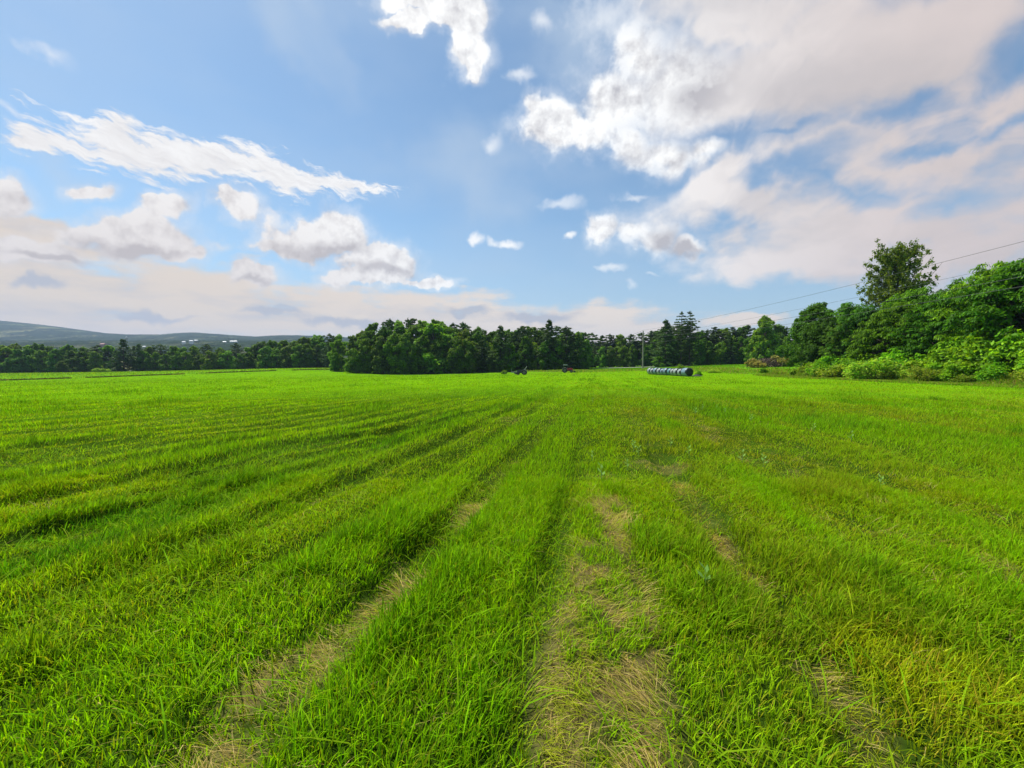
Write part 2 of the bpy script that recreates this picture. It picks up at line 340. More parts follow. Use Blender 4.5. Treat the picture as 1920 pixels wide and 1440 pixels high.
mr = t.nodes.new('ShaderNodeMapRange'); mr.inputs['From Min'].default_value = .3; mr.inputs['From Max'].default_value = .7; mr.inputs['To Min'].default_value = .55; mr.inputs['To Max'].default_value = 1.4
t.links.new(n1.outputs['Fac'], mr.inputs['Value'])
vm = t.nodes.new('ShaderNodeVectorMath'); vm.operation = 'SCALE'; t.links.new(at.outputs['Color'], vm.inputs[0]); t.links.new(mr.outputs[0], vm.inputs['Scale']); t.links.new(vm.outputs[0], b.inputs['Base Color'])
bp = t.nodes.new('ShaderNodeBump'); bp.inputs['Strength'].default_value = .8; bp.inputs['Distance'].default_value = .04
t.links.new(n1.outputs['Fac'], bp.inputs['Height']); t.links.new(bp.outputs[0], b.inputs['Normal'])
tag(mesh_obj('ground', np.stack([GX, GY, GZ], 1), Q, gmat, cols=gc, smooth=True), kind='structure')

# ---- hills far beyond the fields
def hill_top(px):                     # silhouette row read off the photograph, per bearing
    return np.interp(px, [-900, -400, -100, 0, 60, 120, 160, 200, 240, 300, 330, 365, 400, 440, 480, 520, 560, 620, 800, 1200, 2000, 2800],
                     [600, 596, 600, 605, 611, 618, 624, 630, 633, 633, 630, 628.5, 631, 634.5, 638, 635, 634.5, 638, 645, 650, 650, 655])
hy = np.concatenate([np.linspace(420, 1000, 50), np.linspace(1015, 3000, 110), np.linspace(3050, 4300, 24)])
hu = np.linspace(-1.75, 1.4, 640)
HU, HYm = np.meshgrid(hu, hy, indexing='ij'); HX = HU * HYm; pxs = 960 + F * HU
ridge = EYE + (HZ - hill_top(pxs)) / F * 3000
mid = EYE + np.interp(HYm, [420, 700, 1200, 1900], [-30, 16, 36, 41]) / F * HYm
mid = np.where(HYm < 600, np.interp(HYm, [420, 600], [-12, EYE + 8 / F * 600]), mid)
mid = np.minimum(mid, EYE + (HZ - hill_top(pxs) - 4) / F * np.maximum(HYm, 1) + 0 * mid)
prof = sm(1700, 3000, HYm) ; HZm = mid * (1 - prof) + ridge * prof
HZm = np.where(HYm > 3000, ridge * (1 - 0.5 * sm(3000, 4300, HYm)), HZm)
woods = sm(0.46, 0.52, fbm(HX / 70, HYm / 130, 4) + .10 * sm(1200, 2300, HYm))
HZm = HZm + woods * (9 + 7 * fbm(HX / 14, HYm / 18, 2)) * np.clip((HYm - 450) / 300, 0, 1) * (1 - .75 * prof)
idx = np.arange(HX.size).reshape(HX.shape)
Q = np.stack([idx[:-1, :-1], idx[1:, :-1], idx[1:, 1:], idx[:-1, 1:]], -1).reshape(-1, 4)
fieldc = np.stack([0.11 + .07 * (fbm(HX / 260, HYm / 260, 2)), 0.155 + .03 * HX * 0, 0.06 + 0 * HX], -1)
wc = np.array([0.020, 0.036, 0.016]) * (0.25 + 1.5 * fbm(HX / 16, HYm / 40, 3))[..., None]
hc = (fieldc * (1 - woods[..., None]) + wc * woods[..., None]).reshape(-1, 3)
hm = material('hill_cover'); t = hm.node_tree; b = t.nodes['Principled BSDF']; b.inputs['Roughness'].default_value = 1; b.inputs['Specular IOR Level'].default_value = 0
at = t.nodes.new('ShaderNodeAttribute'); at.attribute_name = 'col'; t.links.new(at.outputs['Color'], b.inputs['Base Color'])
tag(mesh_obj('hills', np.stack([HX.ravel(), HYm.ravel(), HZm.ravel()], 1), Q, hm, cols=hc, smooth=True), kind='structure')
def hill_z(x, y):
    i = int(np.argmin(abs(hu - x / y))); j = int(np.argmin(abs(hy - y))); return float(HZm[i, j])

# ------------------------------------------------------------------ grass
def blades(x, y, h, w, lean, phi, curl, col, seg):
    n = len(x); z = ground_z(x, y) - 0.01
    ts = {3: [0, .4, .75, 1], 2: [0, .55, 1], 1: [0, 1]}[seg]; ws = {3: [.8, 1, .62, 0], 2: [.9, .8, 0], 1: [1, 0]}[seg]
    cx, sx = np.cos(phi), np.sin(phi); fa = phi + math.pi / 2 + rng.normal(0, .5, n); wx, wy = np.cos(fa), np.sin(fa)
    vs = []
    for tt, ww in zip(ts, ws):
        d = h * (lean * tt + curl * tt * tt); hh = h * tt * (1 - .35 * np.clip(lean + curl * tt, 0, 1.6) * tt)
        px, py, pz = x + cx * d, y + sx * d, z + np.maximum(hh, 0.004)
        if ww > 0:
            vs.append(np.stack([px - wx * w * ww / 2, py - wy * w * ww / 2, pz], 1)); vs.append(np.stack([px + wx * w * ww / 2, py + wy * w * ww / 2, pz], 1))
        else: vs.append(np.stack([px, py, pz], 1))
    k = len(vs); V = np.stack(vs, 1).reshape(-1, 3)
    T = {3: [(0, 1, 3), (0, 3, 2), (2, 3, 5), (2, 5, 4), (4, 5, 6)], 2: [(0, 1, 3), (0, 3, 2), (2, 3, 4)], 1: [(0, 1, 2)]}[seg]
    Fc = (np.arange(n)[:, None, None] * k + np.array(T)[None]).reshape(-1, 3)
    shade = np.ones(k); cc = (col[:, None, :] * shade[None, :, None]).reshape(-1, 3)
    return V, Fc, cc
def sample(n, y0, y1, mode):
    if mode == 'uni':
        yy = rng.random(n * 3) * (y1 - y0) + y0; keep = rng.random(n * 3) < (2.6 * yy + 3) / (2.6 * y1 + 3); yy = yy[keep][:n]
    else: yy = y0 * (y1 / y0) ** rng.random(n)
    xx = (rng.random(len(yy)) * 2 - 1) * (1.3 * yy + 1.5); return xx, yy
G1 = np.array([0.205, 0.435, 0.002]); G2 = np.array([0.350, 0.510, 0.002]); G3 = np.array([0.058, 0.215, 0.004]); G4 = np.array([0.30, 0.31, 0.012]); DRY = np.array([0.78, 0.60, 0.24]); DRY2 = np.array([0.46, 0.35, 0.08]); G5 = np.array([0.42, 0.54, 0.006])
def grass_set(n, y0, y1, mode, seg, wmin):
    x, y = sample(n, y0, y1, mode); k = in_field(x, y); x, y = x[k], y[k]; n = len(x)
    we = wear(x, y); fu = furrow(x, y); r = row0(x, y)
    lush = sm(.42, .66, fbm(x * .55 + 31, y * .4 + 8, 4)); yel = sm(.42, .66, fbm(x * .33 + 90, y * .25 + 50, 3)); tuft = sm(.60, .72, fbm(x * 1.5 + 5, y * 1.5 + 9, 3))
    rightside = sm(2.5, 5, x) * .6
    lush = np.clip(lush + .35 * strip(r, -.95, .35, .3) + .25 * strip(r, .75, .2, .2), 0, 1)
    band = sm(.42, .60, fbm(r * 1.25 + 11, y * .10 + 4, 3)) * (1 - strip(r, -.95, .4, .3)); yel = np.clip(yel * .6 + band * .55, 0, 1); lush = lush * (1 - .6 * band)
    tall = 0.66 - .18 * band + .5 * lush + .65 * tuft - .2 * yel + .35 * (fbm(x * 3.1, y * 3.1 + 40, 2) - .5)
    dry = rng.random(n) < np.clip(we * .62 + .035, 0, .58)
    keep = (rng.random(n) > we * .45) & (rng.random(n) > fu * .35); keep |= dry
    h = (0.095 + 0.075 * rng.random(n)) * tall * (1 - .45 * fu) * (1 - .55 * we)
    h *= np.where(rng.random(n) < .05, 1.5, 1)
    w = np.maximum(wmin, 0.00075 * y) * (0.6 + .8 * rng.random(n))
    w0 = 0.0045 * (0.6 + .9 * rng.random(n)) * (1 + .35 * tuft); w = np.where(y < 5, np.maximum(w0, 0.00075 * y), w)
    yt = sm(0, .8, 1 - ((x - 2.05) ** 2 / .28 + (y - 2.15) ** 2 / .22) + .9 * (fbm(x * 4, y * 4, 3) - .5)); tall = tall + .5 * yt; h = h * (1 + .4 * yt)
    wind = -0.55 + 1.3 * (fbm(x * .8, y * .8 + 20, 3) - .5) * 3
    phi = np.where(rng.random(n) < .5, wind + rng.normal(0, .9, n), rng.random(n) * 6.283)
    lean = np.abs(rng.normal(.18, .2, n)); curl = np.abs(rng.normal(.25, .3, n))
    phi = np.where(dry, 9 * fbm(x * 1.6 + 77, y * 1.6, 2) + rng.normal(0, .55, n), phi); lean = np.where(dry, rng.uniform(.5, 1.5, n), lean); curl = np.where(dry, rng.uniform(0, .4, n), curl); h = np.where(dry, rng.uniform(.05, .13, n), h); w = np.where(dry, w * .55, w)
    tuft_shade = sm(.60, .68, fbm(r * .55 + 9, y * .16 + 3, 3)) * sm(12, 22, y) * sm(2, -4, r); band2 = sm(.42, .58, fbm(r * .42 + 50, y * .035 + 8, 3)) * sm(10, 25, y)  # far tufts: their shaded sides are put into the blade colour as darker green
    h = h * (1 + .5 * tuft_shade)
    a = rng.random(n)[:, None]; m1 = (0.15 + .7 * yel[:, None] + .10 * sm(10, 45, y)[:, None]) * (rng.random(n)[:, None] * 1.2)
    c_ = G1 * (1 - np.clip(m1, 0, 1)) + G2 * np.clip(m1, 0, 1)
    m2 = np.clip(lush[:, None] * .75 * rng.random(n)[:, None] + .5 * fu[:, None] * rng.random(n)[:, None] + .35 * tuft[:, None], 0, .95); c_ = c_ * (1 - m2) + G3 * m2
    m3 = np.clip(1.3 * yt[:, None] + .35 * band[:, None] * (rng.random(n)[:, None]) + (rightside * yel)[:, None] + .5 * we[:, None] + .25 * (rng.random(n)[:, None] < .08) + .45 * sm(1.6, .8, np.abs(r + .2 * 0 - 2.2))[:, None] * yel[:, None], 0, 1) * .7; c_ = c_ * (1 - m3) + G4 * m3
    mm = (.55 * tuft_shade + .28 * band2)[:, None]; c_ = c_ * (1 - mm) + np.array([.045, .16, .003]) * mm; c_ = c_ * (1 - .4 * yt[:, None]) + G5 * .4 * yt[:, None]; olv = (rng.random(n) < .16)[:, None]; c_ = np.where(olv, c_ * [1.15, .72, 3.0], c_); c_ = c_ * (0.34 + 1.32 * a)
    q_ = rng.random(n)[:, None]; dr = DRY * q_ + DRY2 * (1 - q_); oliv = (rng.random(n) < .42 + .35 * (r < .05) * (r > -.6))[:, None]; dr = np.where(oliv, dr * [.62, .95, .12], dr); c_ = np.where(dry[:, None], dr, c_)
    k = keep
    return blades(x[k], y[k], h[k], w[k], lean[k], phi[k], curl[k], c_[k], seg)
def rough(n, x, y, hs, cols, wmul=1.0, leanm=.25):
    """tall uncut growth at given points"""
    nn = len(x); c_ = cols[rng.integers(0, len(cols), nn)] * (0.6 + .7 * rng.random(nn))[:, None]
    d = np.hypot(x, y); return blades(x, y, hs * (0.5 + .8 * rng.random(nn)), 0.0010 * d * wmul * (.6 + .8 * rng.random(nn)), np.abs(rng.normal(leanm, .2, nn)), rng.random(nn) * 6.28, np.abs(rng.normal(.2, .2, nn)), c_, 2)
def merge(sets):
    V, Fc, C_ = [], [], []; o = 0
    for a, b, c_ in sets: V.append(a); Fc.append(b + o); C_.append(c_); o += len(a)
    return np.concatenate(V), np.concatenate(Fc), np.concatenate(C_)
def arching(n):
    x, y = sample(n, 0.6, 8.0, 'uni'); k = in_field(x, y) & (rng.random(len(x)) > 1.2 * wear(x, y)) & (fbm(x * .9 + 13, y * .9, 3) + .25 * rng.random(len(x)) > .58); x, y = x[k], y[k]; n = len(x)
    c_ = (G1 * .75 + G3 * .35) * (0.6 + .8 * rng.random(n))[:, None]; m = rng.random(n)[:, None] * .6; c_ = c_ * (1 - m) + G4 * m
    return blades(x, y, rng.uniform(.15, .25, n), rng.uniform(.005, .0095, n), rng.uniform(.1, .5, n), rng.random(n) * 6.28, rng.uniform(.4, 1.5, n), c_, 3)
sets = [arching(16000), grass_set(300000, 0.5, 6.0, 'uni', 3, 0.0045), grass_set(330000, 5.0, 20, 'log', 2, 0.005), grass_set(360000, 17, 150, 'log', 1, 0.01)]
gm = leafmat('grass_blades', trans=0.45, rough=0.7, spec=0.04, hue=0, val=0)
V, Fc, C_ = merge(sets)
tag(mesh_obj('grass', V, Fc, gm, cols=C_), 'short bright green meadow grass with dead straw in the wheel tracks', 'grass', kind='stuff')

# rough uncut strip at the field edges, the pale hayfield at the left and the lawn at the right
def line_pts(n, x0, y0, x1, y1, sp, dens=None):
    t_ = rng.random(n); o = rng.normal(0, sp, n); dx, dy = x1 - x0, y1 - y0; l = math.hypot(dx, dy)
    return x0 + dx * t_ - dy / l * o, y0 + dy * t_ + dx / l * o
OL = np.array([[.16, .22, .03], [.10, .17, .02], [.24, .24, .05], [.07, .14, .02], [.30, .20, .08]])
DK = np.array([[.05, .11, .015], [.09, .13, .02], [.16, .14, .05]])
x, y = line_pts(9000, -160, 62, -64, 152, .35); k = fbm(x * .12, y * .12, 3) > .30
s1 = rough(0, x[k], y[k], .42, DK, 1.2)
x, y = line_pts(3500, -64, 152, -57, 158, .8); s1b = rough(0, x, y, .3, DK, 1.2)
tag(mesh_obj('field_margin_weeds', *merge([s1, s1b])[:2], gm, cols=merge([s1, s1b])[2]), 'dark uncut weed strip between the mown field and the paler far field', 'weeds', kind='stuff')
x = rng.uniform(-330, -40, 90000); y = rng.uniform(60, 215, 90000); k = ~in_field(x, y) & (x < -50) ; x, y = x[k], y[k]
s2 = rough(0, x, y, .22, np.array([[.22, .38, .01], [.27, .40, .01], [.18, .34, .01]]), 1.3)
tag(mesh_obj('hayfield_grass', *s2[:2], gm, cols=s2[2]), 'paler yellow green grass of the far field in front of the left tree line', 'grass', kind='stuff')
x = rng.uniform(-20, 150, 150000); y = rng.uniform(60, 190, 150000)
edge = np.where(y < 62, 37.0, 37.0 - (y - 62) * 0.43)
k = (x > edge) & (x > 5); x, y, edge = x[k], y[k], edge[k]; k2 = (x - edge) < 9 + 4 * fbm(x * .1, y * .1, 2)
s3 = rough(0, x[~k2], y[~k2], .13, np.array([[.12, .30, .006], [.15, .33, .006], [.18, .33, .008]]), 1.3)
tag(mesh_obj('lawn_grass', *s3[:2], gm, cols=s3[2]), 'smooth mown lawn rising to the trees behind the wrapped bales', 'grass', kind='stuff')
xa, ya = np.repeat(x[k2], 4) + rng.normal(0, .4, 4 * k2.sum()), np.repeat(y[k2], 4) + rng.normal(0, .4, 4 * k2.sum())
patch = sm(.40, .65, fbm(xa * .25, ya * .25, 3))
xb, yb = rng.uniform(34.8, 42, 100000), rng.uniform(22, 62, 100000)
s4 = rough(0, np.concatenate([xa, xb]), np.concatenate([ya, yb]), np.concatenate([.18 + .4 * patch, .18 + .95 * sm(35.8, 39.5, xb) * sm(.3, .6, fbm(xb * .4, yb * .4, 3))]),
           np.array([[.20, .38, .01], [.25, .38, .02], [.28, .34, .04], [.12, .30, .01], [.34, .28, .09], [.20, .42, .01]]), 1.1)
tag(mesh_obj('tall_weeds', *s4[:2], gm, cols=s4[2]), 'uncut tall weeds along the right and back edge of the mown field', 'weeds', kind='stuff')

# ------------------------------------------------------------------ trees
barkm = simple('bark', (0.10, 0.08, 0.06), .9, var=.3, scale=8, bump=.5)
leafm = leafmat('tree_leaves', trans=.42, spec=.10, hue=.018, val=.28)
needlem = leafmat('needles', trans=.20, spec=.08, hue=.012, val=.22)
class Tube:
    def __init__(s): s.V = []; s.F = []; s.n = 0
    def add(s, pts, rad, k=6):
        pts = [Vector(p) for p in pts]; m = len(pts)
        for i, p in enumerate(pts):
            d = (pts[min(i + 1, m - 1)] - pts[max(i - 1, 0)]).normalized()
            a = d.orthogonal().normalized() if i == 0 else (a - d * a.dot(d)).normalized()
            b_ = d.cross(a)
            for j in range(k):
                an = 6.2832 * j / k; s.V.append(p + (a * math.cos(an) + b_ * math.sin(an)) * rad[i])
        for i in range(m - 1):
            for j in range(k):
                q = s.n + i * k; s.F.append((q + j, q + (j + 1) % k, q + k + (j + 1) % k, q + k + j))
        s.n += m * k
    def obj(s, name, mat, parent=None): return mesh_obj(name, [tuple(v_) for v_ in s.V], s.F, mat, parent, smooth=True)
class Leaves:
    def __init__(s, r): s.P = []; s.A = []; s.B = []; s.C = []; s.r = r
    def clump(s, c_, rad, n, size, cols, up=.5, shell=.5, asp=.55, flat=None):
        r = s.r; d = r.normal(0, 1, (n, 3)); d /= np.linalg.norm(d, axis=1)[:, None]
        rr = (shell + (1 - shell) * r.random(n)) ** (1.0); p = d * rr[:, None] * np.asarray(rad) + np.asarray(c_)
        nrm = d * .8 + r.normal(0, .6, (n, 3)) + np.array([0, 0, up]); nrm /= np.linalg.norm(nrm, axis=1)[:, None]
        a = np.cross(nrm, r.normal(0, 1, (n, 3))); a /= np.linalg.norm(a, axis=1)[:, None] + 1e-9; b_ = np.cross(nrm, a)
        sz = size * (0.6 + .8 * r.random(n))[:, None]; s.P.append(p); s.A.append(a * sz); s.B.append(b_ * sz * asp)
        cc = np.asarray(cols)[r.integers(0, len(cols), n)] * (0.5 + 1.0 * r.random(n))[:, None]; s.C.append(cc)
    def spray(s, c_, out, length, n, cols, wid=.16, droop=.7):
        """a shoot tip: long leaves radiating outwards and drooping"""
        r = s.r; an = r.random(n) * 6.283; el_ = r.uniform(-.1, .9, n)
        d = np.stack([np.cos(an) * np.cos(el_), np.sin(an) * np.cos(el_), np.sin(el_)], 1) + np.asarray(out) * .5; d /= np.linalg.norm(d, axis=1)[:, None]
        L = length * (0.6 + .6 * r.random(n))[:, None]
        side = np.cross(d, [0, 0, 1.0]) + r.normal(0, .15, (n, 3)); side /= np.linalg.norm(side, axis=1)[:, None] + 1e-9
        cc = np.asarray(cols)[r.integers(0, len(cols), n)] * (0.5 + 1.0 * r.random(n))[:, None]
        p0 = np.asarray(c_) + np.zeros((n, 3)); d1 = d; d2 = d * [1, 1, 1] + [0, 0, -droop]; d2 /= np.linalg.norm(d2, axis=1)[:, None]
        d3 = d * [.8, .8, .6] + [0, 0, -2 * droop]; d3 /= np.linalg.norm(d3, axis=1)[:, None]
        for dd, w in ((d1, .8), (d2, 1.0), (d3, .7)):
            a = dd * L / 3 * .62; s.P.append(p0 + a); s.A.append(a); s.B.append(side * L * wid * w); s.C.append(cc); p0 = p0 + a * 1.7
    def obj(s, name, mat, parent=None):
        P_, A, B, C_ = map(np.concatenate, (s.P, s.A, s.B, s.C)); n = len(P_)
        V = np.stack([P_ - A, P_ - B * .9 + A * .1, P_ + A, P_ + B * .9 + A * .1], 1).reshape(-1, 3)
        return mesh_obj(name, V, np.arange(n * 4).reshape(n, 4), mat, parent, cols=np.repeat(C_, 4, 0))

GREENS = [(.115, .230, .014), (.080, .180, .014), (.155, .280, .014)]
YGREENS = [(.150, .280, .015), (.110, .230, .016), (.19, .32, .02)]
PINES = [(.062, .125, .022), (.085, .155, .024), (.045, .095, .020)]
def hsum(r, H, W, base, k, ls, cols, nleaf, narrow=0.0):
    """broadleaf: trunk, limbs, leaf clumps on an uneven ellipsoid (unit metres)"""
    T = Tube(); L = Leaves(r)
    bend = r.normal(0, .03, 2) * H; top = Vector((bend[0], bend[1], H * .86))
    T.add([(0, 0, -.3), (bend[0] * .2, bend[1] * .2, H * .25), (bend[0] * .6, bend[1] * .6, H * .55), top], [H * .022, H * .017, H * .011, H * .003], 7)
    for i in range(k):
        th = r.random() * 6.283; tz = base + (1 - base) * (i + r.random()) / k; f = (tz - base) / (1 - base)
        rw = W * (math.sin(math.pi * min(1, (f * .86 + .14))) ** .6) * r.uniform(.45, .95) * (1 - narrow * f)
        c_ = np.array([math.cos(th) * rw + bend[0] * tz, math.sin(th) * rw + bend[1] * tz, tz * H * .93])
        cr = W * r.uniform(.26, .46) * (1 - .3 * f)
        T.add([(bend[0] * tz * .7, bend[1] * tz * .7, max(.1, tz * .66) * H), tuple(c_ * [.55, .55, .93]), tuple(c_)], [H * .008, H * .005, H * .0015], 5)
        L.clump(c_, (cr, cr, cr * .75), nleaf, ls, cols, up=.6, shell=.35)
        for _ in range(3):
            o = r.normal(0, 1, 3); o = o / np.linalg.norm(o) * cr * 1.05
            L.clump(c_ + o * [1, 1, .8], (cr * .42,) * 3, nleaf // 4, ls, cols, up=.6, shell=.3)
    L.clump((bend[0] * .9, bend[1] * .9, H * .9), (W * .3, W * .3, H * .1), nleaf, ls, cols)
    L.clump((0, 0, H * (base + .4) * .7), (W * .5, W * .5, H * .22), nleaf * 2, ls * 1.2, cols, shell=.1)
    return T, L
def make_tree(name, kind, r, H, W, cols, **k):
    root = empty(name, (0, -50, 0))
    if kind == 'broad': T, L = hsum(r, H, W, k.get('base', .06), k.get('k', 30), k.get('ls', .30), cols, k.get('n', 230), k.get('narrow', 0)); mat = leafm
    elif kind == 'pine':
        T = Tube(); L = Leaves(r); mat = needlem
        T.add([(0, 0, -.3), (0, 0, H * .5), (.1, 0, H * .99)], [H * .017, H * .011, H * .002], 7)
        z = H * k.get('base', .14)
        while z < H * .98:
            f = max(0.0, (z - H * .1) / (H * .9)); rad = W * (1 - f ** k.get('pw', 1.7)) * (1 - .25 * (f < .15)) + .35
            for _ in range(int(r.integers(4, 7))):
                th = r.random() * 6.283; l = rad * r.uniform(.55, 1.12); rise = k.get('rise', .18) * l
                tip = np.array([math.cos(th) * l, math.sin(th) * l, z + rise])
                T.add([(0, 0, z), tuple(tip * [.5, .5, 1] + [0, 0, -rise * .4]), tuple(tip)], [.05, .035, .01], 4)
                m = max(2, int(l / .75))
                for j in range(1, m + 1):
                    q = j / m; p_ = np.array([tip[0] * q, tip[1] * q, z + rise * q * q])
                    w = (.32 + .30 * l * .35 * (1 - abs(q - .65))) ; L.clump(p_ + r.normal(0, .12, 3), (w * 1.15, w * 1.15, w * .42), k.get('n', 26), k.get('ls', .27), cols, up=1.0, shell=.1, asp=.35)
            z += H * k.get('step', .048) * r.uniform(.75, 1.3)
        L.clump((.1, 0, H * .975), (.5, .5, .6), 60, .24, cols, asp=.35)
    elif kind == 'spray':
        T = Tube(); L = Leaves(r); mat = leafm
        T.add([(0, 0, -.3), (r.normal(0, .3), r.normal(0, .3), H * .35), (r.normal(0, .5), r.normal(0, .5), H * .8)], [.2, .15, .04], 7)
        for i in range(k.get('k', 120)):
            th = r.random() * 6.283; f = r.random() ** .8; rw = W * math.sin(math.pi * (.18 + .80 * f)) ** .7 * r.uniform(.62, 1.0) * (1 + .18 * math.sin(3 * th + 5 * f)) ; z = H * (.10 + .86 * f)
            c_ = np.array([math.cos(th) * rw, math.sin(th) * rw, z + r.normal(0, .25)])
            T.add([(0, 0, max(.3, z * .7)), tuple(c_ * [.6, .6, .95]), tuple(c_)], [.05, .03, .01], 4)
            o = np.array([math.cos(th), math.sin(th), .1])
            for _ in range(3):
                L.spray(c_ + r.normal(0, .38, 3) * [1, 1, .5], o, k.get('len', .75), k.get('n', 13), cols, wid=k.get('wid', .15))
            L.clump(c_ * [.7, .7, .96], (.8, .8, .4), 40, .2, cols, up=.8, shell=.1)
    elif kind == 'poplar':
        T = Tube(); L = Leaves(r); mat = leafm
        T.add([(0, 0, -.3), (.1, 0, H * .4), (.2, .1, H * .9)], [.32, .22, .03], 8)
        for i in range(90):
            th = r.random() * 6.283; z0 = H * r.uniform(.38, .84); f = (z0 / H - .38) / .46; l = W * r.uniform(.72, 1.08) * (1 - .45 * f); rise = l * r.uniform(.35, 1.1)
            p0 = np.array([0.1, 0, z0]); tip = p0 + [math.cos(th) * l, math.sin(th) * l, rise]
            if tip[2] > H * .98: tip[2] = H * .98
            midp = p0 + (tip - p0) * .5 + [0, 0, -.1 * l]
            T.add([tuple(p0), tuple(midp), tuple(tip)], [.08, .05, .012], 5)
            for j in range(9):
                q = .25 + .78 * j / 9; c_ = p0 + (tip - p0) * q + r.normal(0, .28, 3)
                L.clump(c_, (.42, .42, .5), 32, .125, cols, up=.2, shell=.1, asp=.8)
    elif kind == 'shrub':
        T = Tube(); L = Leaves(r); mat = leafm
        for i in range(k.get('k', 16)):
            th = r.random() * 6.283; l = W * r.uniform(.2, .9); hz = H * r.uniform(.45, 1.0) * (1 - .35 * (l / W) ** 2)
            tip = np.array([math.cos(th) * l, math.sin(th) * l, hz]); T.add([(0, 0, -.1), tuple(tip * [.5, .5, .6]), tuple(tip)], [.04, .025, .008], 4)
            if k.get('spr'):
                for j in range(4): L.spray(tip * [1, 1, r.uniform(.5, 1)] + r.normal(0, .2, 3) * [1, 1, .4], (tip / np.linalg.norm(tip)), k.get('len', .5), 12, cols, wid=.17)
            cr = W * r.uniform(.22, .4); L.clump(tip * [1, 1, .8], (cr, cr, cr * .8), k.get('n', 150), k.get('ls', .13), cols, up=.5, shell=.2)
            L.clump(tip * [.9, .9, .4], (cr, cr, H * .25), k.get('n', 150) // 2, k.get('ls', .13), cols, up=.5, shell=.2)
    tr = T.obj('trunk' if kind != 'shrub' else 'stems', barkm, root); cr = L.obj('crown' if kind != 'shrub' else 'foliage', mat, root)
    return dict(root=root, parts=[tr, cr], used=False, H=H)
def R_(s): return np.random.default_rng(s)
PROT = {
 'broad': [make_tree('broadleaf_tree', 'broad', R_(s), 12, 4.2, GREENS) for s in (1, 2)] + [make_tree('broadleaf_tree', 'broad', R_(s), 12, 3.6, GREENS, narrow=.3) for s in (3,)],
 'light': [make_tree('broadleaf_tree', 'broad', R_(s), 12, 4.0, YGREENS, n=210) for s in (11, 12)],
 'pine': [make_tree('pine_tree', 'pine', R_(s), 14, 5.0, PINES, pw=2.6, base=.05, n=36, ls=.30) for s in (21, 22, 23)],
 'spruce': [make_tree('spruce_tree', 'pine', R_(s), 14, 4.0, PINES, pw=1.25, step=.036, rise=-.12, base=.03, n=32, ls=.30) for s in (31, 32)],
}
PROT['open'] = [make_tree('pine_tree', 'pine', R_(41), 19, 4.4, PINES, pw=3.2, step=.042, rise=.04, n=30, base=.1)]
def at(px, Y):
    x_ = (px - 960) / F * Y; return x_, Y, float(base_z(x_, Y))
ORD = ['first', 'second', 'third', 'fourth', 'fifth', 'sixth', 'seventh', 'eighth', 'ninth', 'tenth', 'eleventh', 'twelfth', 'thirteenth', 'fourteenth', 'fifteenth', 'sixteenth',
       'seventeenth', 'eighteenth', 'nineteenth', 'twentieth']
def spawn(p, loc, rz, s):
    if not p['used']:
        p['used'] = True; r = p['root']; r.location = loc; r.rotation_euler = (0, 0, rz); r.scale = s; return r
    return copy_tree(p['parts'], p['root'], loc, rz, s)
PLANTED = []
def plant(kind, px, Y, top, sector, depth, wf=1.0, label=None, cat='tree', group=None):
    x_, y_, z_ = at(px, Y); H = (HZ - top) / F * Y + EYE - z_
    p = random.choice(PROT[kind]); s = H / p['H']; ws = s * wf * random.uniform(.9, 1.15)
    o = spawn(p, (x_, y_, z_ - .1), random.random() * 6.28, (ws, ws, s * 1.0))
    PLANTED.append((sector, depth, kind, px, o, label, cat, group)); return o
# silhouette rows of the wood tops, read along the photograph
TOPS = [(-400, 640), (0, 643), (60, 647), (130, 650), (200, 648), (300, 650), (400, 650), (460, 649), (500, 644), (560, 640), (610, 636), (660, 630), (690, 612), (720, 604), (760, 604), (800, 606),
        (840, 604), (870, 612), (910, 620), (940, 622), (980, 612), (1010, 616), (1060, 616), (1100, 628), (1140, 630), (1200, 628), (1235, 618), (1270, 612), (1310, 616), (1350, 616), (1400, 612), (1440, 604), (1480, 612), (1560, 610), (1700, 600)]
tp = lambda px: float(np.interp(px, [a for a, _ in TOPS], [b_ for _, b_ in TOPS]))
def row(px0, px1, step, Y0, Y1, dtop, mix, sector, depth, wf=1.0, jit=6):
    px = px0
    while px < px1:
        Y = np.interp(px, [px0, px1], [Y0, Y1]) + random.uniform(-2.5, 2.5); k = random.choices(list(mix), list(mix.values()))[0]
        t_ = tp(px) + dtop + random.uniform(-jit, jit) * .6 - (3 if k in ('pine', 'spruce') and depth == 'back' else 0)
        plant(k, px, Y, t_, sector, depth, wf=wf); px += step * .82 * random.uniform(.75, 1.25)
# left tree line
row(-70, 200, 27, 188, 190, 8, {'broad': 5, 'light': 2, 'pine': 1}, 'A1', 'front', 1.15)
row(270, 500, 27, 190, 192, 10, {'broad': 5, 'light': 3, 'pine': 1}, 'A2', 'front', 1.1)
row(500, 625, 25, 192, 192, 7, {'broad': 4, 'light': 2, 'pine': 1}, 'A3', 'front', 1.0)
row(-60, 210, 30, 205, 208, 0, {'broad': 3, 'light': 4, 'pine': 1}, 'A1', 'back', 1.2)
row(255, 500, 30, 208, 208, 0, {'broad': 4, 'light': 2, 'pine': 2}, 'A2', 'back', 1.2)
row(490, 640, 24, 206, 206, -5, {'broad': 4, 'light': 2, 'pine': 3}, 'A3', 'back', 1.1)
plant('spruce', 233, 186, 636, 'A1', 'one', 1.35, 'dark spruce with a pointed top standing above the left tree line', group=None)
plant('spruce', 262, 190, 645, 'A1', 'one', 1.1, 'smaller dark spruce just right of the pointed spruce in the left tree line')
